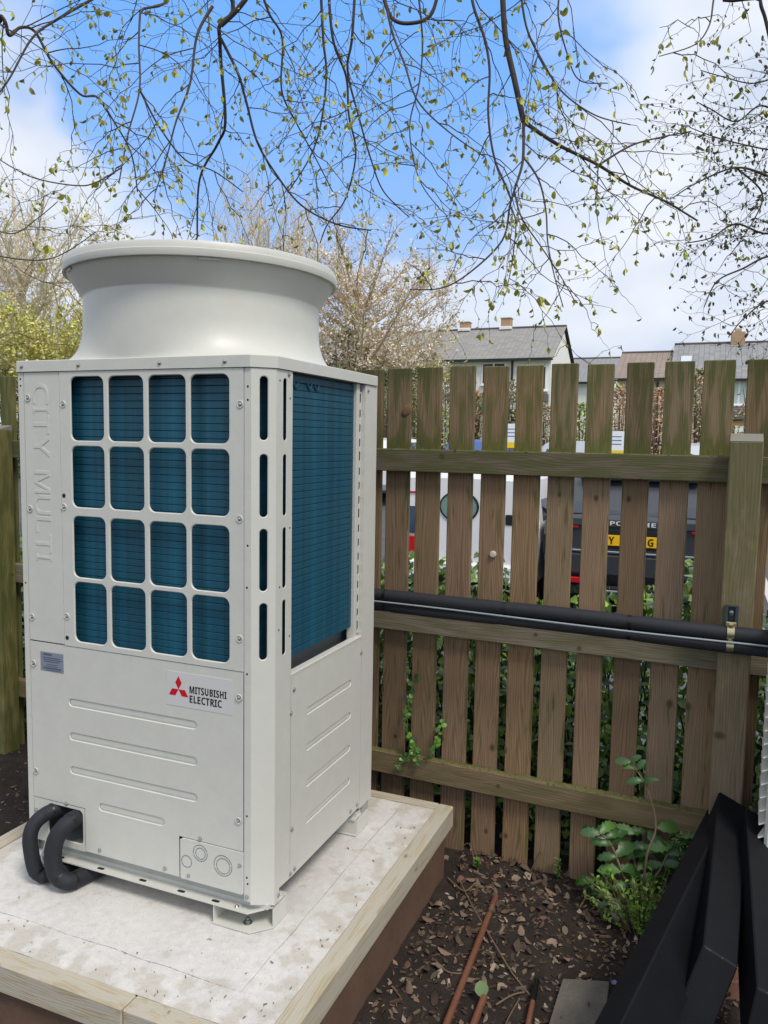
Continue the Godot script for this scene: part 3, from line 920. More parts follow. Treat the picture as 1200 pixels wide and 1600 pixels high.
func concrete_pad():
	var t := thing("concrete_plinth", "pale concrete plinth in a timber edging frame under the heat pump", "plinth")
	var w := 768
	var n1 := gray(noise(61, 0.006, 5), w, w)
	var n2 := gray(noise(62, 0.045, 4), w, w)
	var n3 := gray(noise(63, 0.018, 5), w, w)
	var d := PackedByteArray(); d.resize(w * w * 3)
	var hg := PackedByteArray(); hg.resize(w * w)
	var r := RandomNumberGenerator.new()
	r.seed = 9
	for y in w:
		for x in w:
			var i := y * w + x
			var a := n1[i] / 255.0
			var f := n2[i] / 255.0
			var s := n3[i] / 255.0
			var k := 0.80 + (a - 0.5) * 0.05 + (f - 0.5) * 0.06 + (r.randf() - 0.5) * 0.06
			# damp sandy stains in patches along the edges
			var e := minf(minf(x, w - 1 - x), minf(y, w - 1 - y)) / w
			var st := smoothstep(0.48, 0.80, s + (f - 0.5) * 0.25 + 0.14 * smoothstep(0.09, 0.0, e) - 0.20 * smoothstep(0.04, 0.16, e))
			var c := Color(k, k * 0.985, k * 0.965).lerp(Color(0.60, 0.555, 0.47), st * 0.32)
			if r.randf() < 0.004: c = c.darkened(0.35)
			d[i * 3] = int(c.r * 255); d[i * 3 + 1] = int(c.g * 255); d[i * 3 + 2] = int(c.b * 255)
			hg[i] = int(clampf(0.5 + (f - 0.5) * 0.7 + (r.randf() - 0.5) * 0.2, 0, 1) * 255)
	var cm := mat(Color.WHITE, 0.88)
	cm.albedo_texture = tex(d, w, w)
	cm.heightmap_enabled = true
	cm.heightmap_texture = tex_gray(hg, w, w)
	cm.heightmap_scale = 0.12
	# slab: an outer margin and an inner bay struck 2 mm proud of it, edges slightly wandering
	var b := MB.new()
	var X0 := -0.60; var X1 := 0.648; var Z0 := -0.555; var Z1 := 0.692
	var nn := noise(71, 2.2, 4)
	var st := 96
	for j in st + 1:
		for i in st + 1:
			var x := lerpf(X0, X1, float(i) / st)
			var z := lerpf(Z0, Z1, float(j) / st)
			var h := nn.get_noise_2d(x * 3, z * 3) * 0.0018 - 0.004
			b.vert(Vector3(x, h, z), Vector3.UP, Vector2(float(i) / st, float(j) / st))
	for j in st:
		for i in st:
			var a := j * (st + 1) + i
			b.ix.append_array([a, a + 1, a + st + 2, a, a + st + 2, a + st + 1])
	for q in b.v.size(): pass
	part("slab_margin", b, cm, t)
	b = MB.new()
	var cmi := cm.duplicate()
	var loopx := [-0.545, 0.515]
	var loopz := [-0.50, 0.578]
	for j in st + 1:
		for i in st + 1:
			var ii := clampf((i - 1.0) / (st - 2.0), 0, 1)
			var jj := clampf((j - 1.0) / (st - 2.0), 0, 1)
			var x := lerpf(loopx[0], loopx[1], ii)
			var z := lerpf(loopz[0], loopz[1], jj)
			var wob := nn.get_noise_2d(x * 2 + 9, z * 2) * 0.006
			if i <= 1 or i >= st - 1: x += wob
			if j <= 1 or j >= st - 1: z += wob
			var edge := i == 0 or j == 0 or i == st or j == st
			b.vert(Vector3(x, -0.0065 if edge else -0.0025 + nn.get_noise_2d(x * 5, z * 5) * 0.0006, z), Vector3.UP, Vector2((x - X0) / (X1 - X0), (z - Z0) / (Z1 - Z0)))
	for j in st:
		for i in st:
			var a := j * (st + 1) + i
			b.ix.append_array([a, a + 1, a + st + 2, a, a + st + 2, a + st + 1])
	part("slab_bay", b, cmi, t)
	# timber edging, cement smeared on its top
	var tw := timber_mat()
	for q in [[Vector3(0.648, -0.078, -0.60), Vector3(0.706, 0.003, 0.755), 2], [Vector3(-0.662, -0.078, -0.60), Vector3(-0.602, 0.003, 0.755), 2], [Vector3(-0.6015, -0.08, -0.604), Vector3(0.6475, 0.002, -0.557), 0], [Vector3(-0.6015, -0.078, 0.695), Vector3(0.285, 0.002, 0.752), 0], [Vector3(0.287, -0.079, 0.694), Vector3(0.6475, 0.001, 0.751), 0]]:
		b = MB.new()
		b.abox(q[0], q[1], 0.004, q[2])
		part("timber_edging", b, tw, t)
	b = MB.new()
	b.abox(Vector3(-0.64, -0.42, -0.575), Vector3(0.683, -0.079, 0.73), 0.004, 0, true)
	var base := mottled(s255(88, 66, 52), s255(112, 88, 72), 88, 0.9, 0.8, 0.05)
	part("base_board", b, base, t)
	b = MB.new()
	b.abox(Vector3(-0.60, -0.078, -0.555), Vector3(0.648, -0.012, 0.694))
	part("concrete_core", b, base, t)
	b = MB.new()
	rng.seed = 17
	for i in 130:
		var x := rng.randf_range(-0.58, 0.63)
		var z := rng.randf_range(-0.53, 0.68)
		if i % 3 == 0: x = 0.63 - pow(rng.randf(), 2.0) * 0.1
		elif i % 3 == 1: z = 0.68 - pow(rng.randf(), 2.0) * 0.12
		var s := rng.randf_range(0.0008, 0.0026)
		b.tint(Color(0.10, 0.075, 0.055).lerp(Color(0.32, 0.27, 0.2), rng.randf()))
		b.box(Transform3D(Basis.from_euler(Vector3(0, rng.randf() * TAU, 0.2)), Vector3(x, 0.0005, z)), Vector3(s * rng.randf_range(1.0, 4.5), s, s), s * 0.2)
	var crumbs := mat(Color.WHITE, 0.95)
	crumbs.vertex_color_use_as_albedo = true
	tag(part("grit", b, crumbs, t), "", "", "", "stuff")

func timber_mat() -> StandardMaterial3D:
	var m := wood(301, s255(190, 180, 160), s255(164, 148, 124), 0.0, 3, 128, 768, 0.12)
	var dt := PackedByteArray()
	var w := 256
	var n1 := gray(noise(77, 0.02, 5), w, w)
	var im := Image.create(w, w, false, Image.FORMAT_RGBA8)
	for y in w:
		for x in w:
			var k := n1[y * w + x] / 255.0
			var s := smoothstep(0.34, 0.56, k)
			im.set_pixel(x, y, Color(0.70, 0.675, 0.62, s * 0.85))
	m.detail_enabled = true
	m.detail_albedo = ImageTexture.create_from_image(im)
	m.detail_blend_mode = BaseMaterial3D.BLEND_MODE_MIX
	m.detail_uv_layer = BaseMaterial3D.DETAIL_UV_1
	return m

# ---------- ground ----------
var soil_noise: FastNoiseLite
func gy(x: float, z: float) -> float:
	var lump := soil_noise.get_noise_2d(x * 6.0, z * 6.0) * 0.022 + soil_noise.get_noise_2d(x * 26.0 + 50.0, z * 26.0) * 0.009
	return -0.268 + lump

func ground():
	soil_noise = noise(101, 0.5, 3)
	var soil := mottled(s255(20, 16, 13), s255(58, 45, 37), 120, 0.7, 0.95, 0.5, 0.35, 0.09, 0.012)
	var b := MB.new()
	var x0 := -4.5; var x1 := 4.5; var z0 := -2.3; var z1 := 4.0
	var nx := 260; var nz := 182
	for j in nz + 1:
		for i in nx + 1:
			var x := lerpf(x0, x1, float(i) / nx)
			var z := lerpf(z0, z1, float(j) / nz)
			var e := 0.01
			var h := gy(x, z)
			var nn := Vector3(h - gy(x + e, z), e, h - gy(x, z + e)).normalized()
			b.vert(Vector3(x, h, z), nn, Vector2(x, z))
	for j in nz:
		for i in nx:
			var a := j * (nx + 1) + i
			b.ix.append_array([a, a + 1, a + nx + 2, a, a + nx + 2, a + nx + 1])
	structure("soil", b, soil, "dark brown bare soil with leaf litter between the plinth and the fence")
	b = MB.new()
	b.quad(Vector3(-40, -0.31, 30), Vector3(40, -0.31, 30), Vector3(40, -0.31, -2.35), Vector3(-40, -0.31, -2.35))
	structure("ground", b, soil)
	var asphalt := mottled(s255(70, 71, 74), s255(98, 98, 100), 130, 1.6, 0.92, 0.2)
	b = MB.new()
	b.quad(Vector3(-60, -0.51, -2.4), Vector3(60, -0.51, -2.4), Vector3(60, -0.51, -13.2), Vector3(-60, -0.51, -13.2))
	b.quad(Vector3(-60, -0.51, -13.2), Vector3(60, -0.51, -13.2), Vector3(60, 0.2, -19.5), Vector3(-60, 0.2, -19.5))
	structure("car_park", b, asphalt)
	b = MB.new()
	b.abox(Vector3(-60, -0.6, -2.49), Vector3(60, -0.36, -2.35), 0.015)
	structure("kerb", b, mottled(s255(130, 128, 122), s255(160, 156, 150), 133, 0.8, 0.9))
	b = MB.new()
	b.quad(Vector3(-260, 0.21, -19.5), Vector3(260, 0.21, -19.5), Vector3(260, 0.3, -420), Vector3(-260, 0.3, -420))
	b.quad(Vector3(-260, -0.62, 60), Vector3(260, -0.62, 60), Vector3(260, -0.62, -19.5), Vector3(-260, -0.62, -19.5))
	structure("grass_field", b, mottled(s255(74, 96, 40), s255(120, 138, 62), 140, 3.0, 0.95))
	var white := mat(s255(205, 205, 200), 0.8)
	b = MB.new()
	for x in [-4.7, -2.3, -0.02 + 0.0, 2.35, 4.75]:
		b.abox(Vector3(x - 0.05, -0.512, -11.2), Vector3(x + 0.05, -0.506, -6.2))
	structure("bay_markings", b, white)

# ---------- fence ----------
const FA := 0.035     # the fence runs 2 degrees off the unit's back
func fz(x: float, off: float) -> float:
	return -0.80 + FA * x + off

func fence():
	var t := thing("picket_fence", "weathered brown timber picket fence with green algae above its top rail", "fence")
	var mats := []
	for k in 5:
		mats.append(wood(400 + k * 13, [s255(154, 130, 100), s255(146, 122, 93), s255(158, 136, 106), s255(142, 117, 89), s255(150, 128, 97)][k], [s255(103, 82, 58), s255(98, 77, 55), s255(109, 89, 64), s255(94, 74, 52), s255(103, 85, 61)][k], 0.168, 1 + k % 2))
	var green := wood(480, s255(124, 118, 72), s255(88, 84, 46), 0.0, 1, 128, 1024, 0.9)
	var kinds := []
	for k in 14:
		var mk: StandardMaterial3D = mats[k % 5].duplicate()
		var tone := 0.90 + 0.2 * fmod(k * 0.618, 1.0)
		mk.albedo_color = Color(tone, tone * (0.985 + 0.025 * fmod(k * 0.37, 1.0)), tone * (0.97 + 0.1 * fmod(k * 0.73, 1.0)))
		kinds.append(mk)
	var turn := Basis(Vector3.UP, -atan(FA))
	# left edge and width of each picket seen in the photograph, then the pitch goes on both ways
	var seen := [[0.205, 0.101], [0.323, 0.108], [0.454, 0.108], [0.591, 0.107], [0.724, 0.103], [0.854, 0.107], [0.984, 0.103], [1.117, 0.100], [1.253, 0.097], [1.38, 0.102], [1.505, 0.106], [1.64, 0.10]]
	var list := []
	for q in seen: list.append(q)
	for k in range(1, 14): list.append([1.64 + 0.133 * k, 0.102])
	for k in range(1, 27): list.append([0.205 - 0.1305 * k, 0.103])
	rng.seed = 77
	for i in list.size():
		var b := MB.new()
		var wd: float = list[i][1] - 0.006
		var top := 1.676 + rng.randf_range(-0.004, 0.004)
		if i >= 12: top += rng.randf_range(-0.006, 0.006)
		var bot := -0.34
		var x: float = list[i][0] + 0.003 + wd / 2
		var lean := rng.randf_range(-0.0022, 0.0022)
		b.box(Transform3D(Basis(), Vector3.ZERO), Vector3(wd, top - bot, 0.019), 0.0025, 1)
		# pickets are sawn, not planed: a slight twist
		var o := part("picket", b, green if x < -1.0 else kinds[(i * 5 + i / 7) % 14], t)
		o.transform = Transform3D(turn * Basis(Vector3.BACK, lean) * Basis(Vector3.UP, (PI if i % 2 == 1 else 0.0) + rng.randf_range(-0.012, 0.012)), Vector3(x, (top + bot) / 2, fz(x, -0.0105 + rng.randf_range(-0.002, 0.002))))
	var rm := wood(511, s255(112, 102, 84), s255(80, 72, 58), 0.0, 5, 128, 1024, 0.7)
	var rm2 := wood(523, s255(138, 130, 114), s255(100, 92, 77), 0.0, 2, 128, 1024, 0.35)
	var rm3 := wood(537, s255(136, 118, 92), s255(96, 80, 58), 0.0, 2, 128, 1024, 0.4)
	var posts := [-3.46, -1.80, -0.06, 1.65, 3.35]
	for q in [[1.3105, 0.089, rm], [0.668, 0.096, rm2], [0.055, 0.092, rm3]]:
		for k in posts.size() - 1:
			var xa: float = posts[k] + (0.001 if k > 0 else 0.0)
			var xb: float = posts[k + 1] - 0.001
			var b := MB.new()
			b.box(Transform3D(), Vector3(xb - xa, q[1], 0.038), 0.003, 0)
			var o := part("rail", b, q[2], t)
			var xm := (xa + xb) / 2
			o.transform = Transform3D(turn, Vector3(xm, q[0], fz(xm, 0.0195)))
	var pm := wood(549, s255(140, 124, 102), s255(102, 88, 70), 0.2, 2, 128, 1024, 0.12)
	for x in posts:
		var b := MB.new()
		b.box(Transform3D(), Vector3(0.1, 1.75, 0.10), 0.004, 1)
		var o := part("post", b, green if x < -1.0 else pm, t)
		o.transform = Transform3D(turn, Vector3(x, 1.405 - 0.875, fz(x, 0.091)))
		b = MB.new()
		# weathered sloping top
		b.quad(Vector3(-0.0485, 0, 0.0485), Vector3(0.0485, 0, 0.0485), Vector3(0.0485, 0.026, -0.0485), Vector3(-0.0485, 0.026, -0.0485))
		b.tri(Vector3(-0.0485, 0, 0.0485), Vector3(-0.0485, 0.026, -0.0485), Vector3(-0.0485, 0, -0.0485))
		b.tri(Vector3(0.0485, 0, 0.0485), Vector3(0.0485, 0, -0.0485), Vector3(0.0485, 0.026, -0.0485))
		b.quad(Vector3(0.0485, 0, -0.0485), Vector3(-0.0485, 0, -0.0485), Vector3(-0.0485, 0.026, -0.0485), Vector3(0.0485, 0.026, -0.0485))
		var c := part("post_top", b, mat(s255(128, 124, 116), 0.9), t)
		c.transform = Transform3D(turn, Vector3(x, 1.4052, fz(x, 0.091)))
	var mg := MB.new()
	rng.seed = 8
	for i in 1500:
		var x := rng.randf_range(-0.05, 1.6)
		var y: float = 0.101 if i % 2 == 0 else 1.3552
		var s := rng.randf_range(0.002, 0.006)
		mg.tint(Color(0.07, 0.09, 0.02).lerp(Color(0.13, 0.15, 0.04), rng.randf()))
		mg.box(Transform3D(Basis(Vector3.UP, rng.randf() * 3.0), Vector3(x, y, fz(x, 0.002 + pow(rng.randf(), 2.0) * 0.034))), Vector3(s * 2.0, s * 0.5, s * 1.4), s * 0.12)
	var mm := mat(Color.WHITE, 0.95)
	mm.vertex_color_use_as_albedo = true
	tag(part("moss", mg, mm, t), "", "", "", "stuff")
	# a pale bolt head and a splintered knot
	var b2 := MB.new()
	b2.lathe(Transform3D(Basis(Vector3.RIGHT, PI / 2), Vector3(0.787, 0.957, fz(0.787, 0.0))), PackedVector2Array([Vector2(0.0135, 0), Vector2(0.0135, 0.006), Vector2(0.010, 0.010), Vector2(0.0, 0.011)]), 14)
	part("bolt_head", b2, mat(s255(190, 184, 168), 0.5), t)
	b2 = MB.new()
	b2.lathe(Transform3D(Basis(Vector3.BACK, -0.7) * Basis(Vector3.RIGHT, PI / 2) * Basis().scaled(Vector3(1, 1, 1.7)), Vector3(0.413, 1.508, fz(0.413, 0.0))), PackedVector2Array([Vector2(0.018, 0), Vector2(0.016, 0.0015), Vector2(0.008, 0.0024), Vector2(0, 0.0026)]), 12)
	part("knot", b2, mottled(s255(96, 70, 48), s255(128, 98, 70), 181, 0.05, 0.85), t)

func fence_pipes():
	var sp := [["upper", 0.7838, 0.0245, "upper black insulated pipe run clipped along the fence over its middle rail"], ["lower", 0.7395, 0.0205, "lower, thinner black insulated pipe run clipped along the fence"]]
	for s in sp:
		var t := thing("insulated_pipe", s[3], "pipe", Vector3.ZERO)
		var b := MB.new()
		var pts := PackedVector3Array()
		rng.seed = 5
		for i in 60:
			var x := -1.2 + 3.6 * i / 59.0
			pts.append(Vector3(x, s[1] + sin(x * 2.3) * 0.003 + sin(x * 7.1) * 0.0012, fz(x, 0.0385 + 0.10 + s[2] + sin(x * 3.7) * 0.002)))
		var fine := PackedVector3Array()
		var fr := PackedFloat32Array()
		for i in 240:
			var x := -1.2 + 3.6 * i / 239.0
			fine.append(Vector3(x, s[1] + sin(x * 2.3) * 0.003 + sin(x * 7.1) * 0.0012, fz(x, 0.0385 + 0.10 + s[2] + sin(x * 3.7) * 0.002)))
			var pinch := 0.0
			for xj in [0.40, 0.878, 1.316, -0.3]: pinch = maxf(pinch, exp(-pow((x - xj) / 0.022, 2.0)))
			fr.append(s[2] * (1.03 - 0.13 * pinch))
		b.tube(fine, fr, 16)
		part("foam_sleeve", b, M.foam, t)
		for x in [0.40, 0.878, 1.316, -0.3]:
			b = MB.new()
			var p := Vector3(x, s[1] + sin(x * 2.3) * 0.003 + sin(x * 7.1) * 0.0012, fz(x, 0.1385 + s[2] + sin(x * 3.7) * 0.002))
			b.tube(PackedVector3Array([p - Vector3(0.006, 0, 0), p + Vector3(0.006, 0, 0)]), const_r(2, s[2] * 0.93 + 0.0012), 16)
			part("tape_seam", b, M.tape, t)
	var b := MB.new()
	var pts := PackedVector3Array()
	for i in 60:
		var x := -1.2 + 3.6 * i / 59.0
		pts.append(Vector3(x, 0.7595 + sin(x * 2.3) * 0.003 + sin(x * 4.0) * 0.003, fz(x, 0.186 + 0.002 * sin(x * 5.0))))
	b.tube(pts, const_r(60, 0.0034), 6)
	tag(part("control_cable", b, M.cable), "thin pale grey cable running in the groove between the two pipes on the fence", "cable")
	# strut channel with two pipe clamps on the post
	var zc := fz(1.633, 0.1415)
	var t := thing("pipe_bracket", "steel channel with two clamp bands on the fence post gripping the black pipes", "bracket", Vector3(1.633, 0.80, zc))
	b = MB.new()
	b.abox(Vector3(-0.0205, -0.085, 0.0), Vector3(0.0205, 0.07, 0.002))
	b.abox(Vector3(-0.0205, -0.085, 0.002), Vector3(-0.0182, 0.07, 0.02))
	b.abox(Vector3(0.0182, -0.085, 0.002), Vector3(0.0205, 0.07, 0.02))
	b.abox(Vector3(-0.0182, -0.085, 0.018), Vector3(-0.011, 0.07, 0.02))
	b.abox(Vector3(0.011, -0.085, 0.018), Vector3(0.0182, 0.07, 0.02))
	b.abox(Vector3(-0.0205, 0.07, 0.0), Vector3(0.0205, 0.072, 0.0205))
	part("channel", b, mat(s255(70, 82, 86), 0.4, 0.5), t)
	b = MB.new()
	b.lathe(Transform3D(Basis(Vector3.RIGHT, PI / 2), Vector3(0, 0.047, 0.002)), PackedVector2Array([Vector2(0.009, 0), Vector2(0.009, 0.008), Vector2(0.004, 0.010), Vector2(0, 0.010)]), 8)
	part("channel_bolt", b, M.zinc, t)
	for q in [[-0.016, 0.0255], [-0.0605, 0.0215]]:
		b = MB.new()
		var yc: float = q[0]
		var rr: float = q[1]
		for i in 16:
			var a0 := -PI / 2 + PI * i / 16.0
			var a1 := -PI / 2 + PI * (i + 1) / 16.0
			var o := Vector3(0, yc, -0.0415 + 0.0385 + rr)
			var p0 := o + Vector3(0, sin(a0), cos(a0)) * rr
			var p1 := o + Vector3(0, sin(a1), cos(a1)) * rr
			b.quad(p0 + Vector3(-0.011, 0, 0), p0 + Vector3(0.011, 0, 0), p1 + Vector3(0.011, 0, 0), p1 + Vector3(-0.011, 0, 0))
		var cb := part("clamp_band", b, mat(s255(186, 176, 140), 0.3, 0.85), t)
		b = MB.new()
		b.abox(Vector3(-0.016, yc + rr - 0.004, 0.026), Vector3(0.016, yc + rr + 0.012, 0.034), 0.002)
		b.lathe(Transform3D(Basis(Vector3.RIGHT, PI / 2), Vector3(0, yc + rr + 0.004, 0.034)), PackedVector2Array([Vector2(0.008, 0), Vector2(0.008, 0.006), Vector2(0.003, 0.008), Vector2(0, 0.008)]), 6)
		part("clamp_screw", b, mat(s255(196, 184, 140), 0.3, 0.85), cb)

# ---------- loose things on the ground ----------
func leaf_shape(L: float, W: float, curl: float, fold: float, seg := 4, jag := 0.0, k := Color.WHITE) -> MB:
	var b := MB.new()
	if k != Color.WHITE: b.tint(k)
	leaf_add(b, Transform3D(), L, W, curl, fold, seg, jag)
	return b

# a leaf blade along local +y, its face to +z, curled along its length and folded along the midrib
func leaf_add(b: MB, xf: Transform3D, L: float, W: float, curl: float, fold: float, seg := 4, jag := 0.0):
	var start := b.v.size()
	for i in seg + 1:
		var t := float(i) / seg
		var wd := W * 0.5 * pow(sin(PI * clampf(t * 0.92 + 0.05, 0, 1)), 0.8)
		if jag > 0 and i % 2 == 1: wd *= 1.0 + jag
		if i == seg: wd = 0.0
		var a := curl * t
		var y := L * t * (1.0 - 0.12 * absf(curl) * t)
		var z := -L * 0.5 * curl * t * t
		var mid := Vector3(0, y, z)
		var nn := Vector3(0, sin(a), cos(a))
		var e := Vector3(cos(fold), 0, 0) * wd + nn * sin(fold) * wd
		var e2 := Vector3(-cos(fold), 0, 0) * wd + nn * sin(fold) * wd
		var n1 := (nn - Vector3(sin(fold), 0, 0)).normalized()
		var n2 := (nn + Vector3(sin(fold), 0, 0)).normalized()
		b.vert(xf * mid, (xf.basis * nn).normalized(), Vector2(0.5, t))
		b.vert(xf * (mid + e), (xf.basis * n1).normalized(), Vector2(1, t))
		b.vert(xf * (mid + e2), (xf.basis * n2).normalized(), Vector2(0, t))
	for i in seg:
		var a := start + i * 3
		var d := a + 3
		b.ix.append_array([a, d + 1, a + 1, a, d, d + 1, a, d + 2, d, a, a + 2, d + 2])

func litter():
	rng.seed = 2024
	var cols := [Color(0.20, 0.13, 0.085), Color(0.30, 0.22, 0.15), Color(0.13, 0.085, 0.06), Color(0.38, 0.30, 0.22), Color(0.16, 0.10, 0.07), Color(0.24, 0.14, 0.09)]
	var lm := leaf_mat(s255(140, 112, 86), 0.9, true)
	lm.backlight_enabled = false
	# fine debris: crumbs of bark, chips and leaf fragments
	var b := MB.new()
	for i in 3600:
		var x := rng.randf_range(0.70, 1.95)
		var z := rng.randf_range(-0.80, 0.55)
		if i % 7 == 0:
			x = rng.randf_range(-1.9, -0.68); z = rng.randf_range(-0.8, 0.8)
		var k: Color = cols[rng.randi() % 6]
		b.tint(k * (rng.randf_range(0.25, 0.8) if rng.randf() < 0.8 else rng.randf_range(0.7, 1.2)))
		var s := rng.randf_range(0.003, 0.011)
		if rng.randf() < 0.06: s *= 1.9
		var p := Vector3(x, gy(x, z) + s * 0.3, z)
		var bs := Basis.from_euler(Vector3(rng.randf_range(-1.9, -1.2), rng.randf() * TAU, rng.randf_range(-0.4, 0.4)))
		if i % 3 == 0:
			b.box(Transform3D(bs, p), Vector3(s * rng.randf_range(0.3, 0.8), s * rng.randf_range(1.0, 2.8), s * 0.35))
		else:
			leaf_add(b, Transform3D(bs, p), s * 2.6, s * 1.6, rng.randf_range(-1, 1), rng.randf_range(-0.5, 0.5), 2)
	for i in 620:
		var x := rng.randf_range(0.72, 1.7)
		var z := -0.78 + pow(rng.randf(), 1.6) * 1.0
		b.tint((cols[rng.randi() % 6] as Color) * rng.randf_range(0.18, 0.55))
		var s := rng.randf_range(0.018, 0.04)
		leaf_add(b, Transform3D(Basis.from_euler(Vector3(-PI / 2 + rng.randf_range(-0.8, 0.8), rng.randf() * TAU, rng.randf_range(-0.6, 0.6)), EULER_ORDER_YXZ), Vector3(x, gy(x, z) + 0.003, z)), s, s * 0.6, rng.randf_range(-1.6, 1.6), rng.randf_range(-0.7, 0.7), 4)
	var o := part("leaf_litter", b, lm)
	tag(o, "crumbs of bark, chips and broken dead leaves scattered over the soil", "litter", "", "stuff")
	# dead leaves that can be told apart
	var meshes := []
	for k in 8:
		meshes.append(leaf_shape(rng.randf_range(0.036, 0.06), rng.randf_range(0.022, 0.036), rng.randf_range(-1.6, 1.7), rng.randf_range(-0.8, 0.9), 8, 0.22, [Color(0.20, 0.14, 0.10), Color(0.34, 0.265, 0.195), Color(0.12, 0.075, 0.052), Color(0.17, 0.085, 0.06), Color(0.24, 0.18, 0.125), Color(0.10, 0.065, 0.05), Color(0.28, 0.21, 0.15), Color(0.15, 0.10, 0.075)][k]).mesh())
	var words := ["tan", "pale straw coloured", "dark brown", "reddish brown", "light brown", "blackish brown", "buff", "mid brown"]
	var spots := [[760, 1395, 3], [700, 1400, 1], [715, 1452, 6], [698, 1470, 3], [720, 1430, 0], [800, 1435, 1], [820, 1445, 4], [705, 1490, 0], [770, 1510, 2], [835, 1520, 1], [780, 1540, 4], [690, 1515, 1], [850, 1410, 5], [905, 1425, 1], [720, 1370, 3], [865, 1475, 4], [740, 1365, 7], [812, 1375, 4], [880, 1380, 7], [910, 1520, 4], [640, 1530, 1], [660, 1490, 2], [835, 1390, 6], [790, 1395, 2], [755, 1430, 5], [745, 1375, 0], [925, 1400, 2], [700, 1340, 4], [640, 1560, 7], [890, 1500, 0], [600, 1590, 2], [845, 1440, 3], [870, 1395, 0], [775, 1370, 3], [730, 1410, 2], [680, 1440, 7], [930, 1470, 6], [815, 1465, 0], [690, 1420, 4], [820, 1500, 5]]
	for q in spots:
		var d := px(q[0], q[1], 1.0) - CAM
		var p := CAM + d * ((-0.268 - CAM.y) / d.y)
		var k: int = q[2]
		var n := put("dead_leaf", meshes[k], lm, null, Transform3D(Basis.from_euler(Vector3(-PI / 2 + rng.randf_range(-0.4, 0.4), rng.randf() * TAU, rng.randf_range(-0.4, 0.4)), EULER_ORDER_YXZ), Vector3(p.x, gy(p.x, p.z) + 0.007, p.z)))
		var near := "beside the brown base board" if q[0] < 702 else ("against the foot of the pickets" if q[1] < 1402 else ("near the paving slab" if q[0] > 838 else ("between the plinth and the long copper pipe" if q[0] < 742 else "on bare soil past the long copper pipe")))
		tag(n, words[k] + " curled dead leaf " + near, "dead leaf", "dead leaves on the soil " + near)
	for k in 26:
		var x := rng.randf_range(-1.6, -0.72)
		var z := rng.randf_range(-0.7, 0.4)
		var n := put("dead_leaf", meshes[k % 8], lm, null, Transform3D(Basis.from_euler(Vector3(-PI / 2 + rng.randf_range(-0.4, 0.4), rng.randf() * TAU, 0), EULER_ORDER_YXZ), Vector3(x, gy(x, z) + 0.008, z)))
		tag(n, words[k % 8] + " dead leaf on the dark soil behind the plinth's pipe side", "dead leaf", "dead leaves behind the plinth")
	# twigs
	var tw := [[[718, 1375], [735, 1410], [770, 1470], [800, 1520], [828, 1555]], [[830, 1360], [845, 1330], [852, 1350]], [[905, 1420], [925, 1390], [948, 1378]], [[700, 1372], [725, 1392], [742, 1380]], [[775, 1570], [800, 1555], [820, 1550]], [[790, 1600], [800, 1580], [812, 1560]], [[680, 1500], [700, 1520], [724, 1522]], [[715, 1330], [733, 1318], [742, 1352]]]
	var tm := mottled(s255(92, 74, 58), s255(132, 110, 88), 152, 0.2, 0.9)
	var tl := ["long dark twig snaking from the fence past the copper pipe", "thin bent twig standing against the foot of the pickets", "pale curved stem arching from the leafy plant to the soil", "short twig lying by the plinth's far corner", "short straw-like stalk near the black-tipped copper pipe", "thin stalk beside the cut copper pipe end", "short twig beside the brown base board", "looping dry stem against a picket by the plinth corner"]
	for i in tw.size():
		var pp := []
		for j in tw[i].size():
			var q = tw[i][j]
			var d := px(q[0], q[1], 1.0) - CAM
			var p := CAM + d * ((-0.26 - CAM.y) / d.y)
			if p.z < -0.74:
				d = px(q[0], q[1], 1.0) - CAM
				p = CAM + d * ((fz(1.0, 0.03) - CAM.z) / d.z)
			else:
				p.y = maxf(p.y, gy(p.x, p.z) + 0.004)
			pp.append(p)
		var cv := catmull(pp, 5)
		var bb := MB.new()
		bb.tube(cv, const_r(cv.size(), [0.0028, 0.0025, 0.0038, 0.003, 0.003, 0.002, 0.0028, 0.002][i]), 5)
		tag(part("twig", bb, tm), tl[i], "twig", "twigs on the soil")

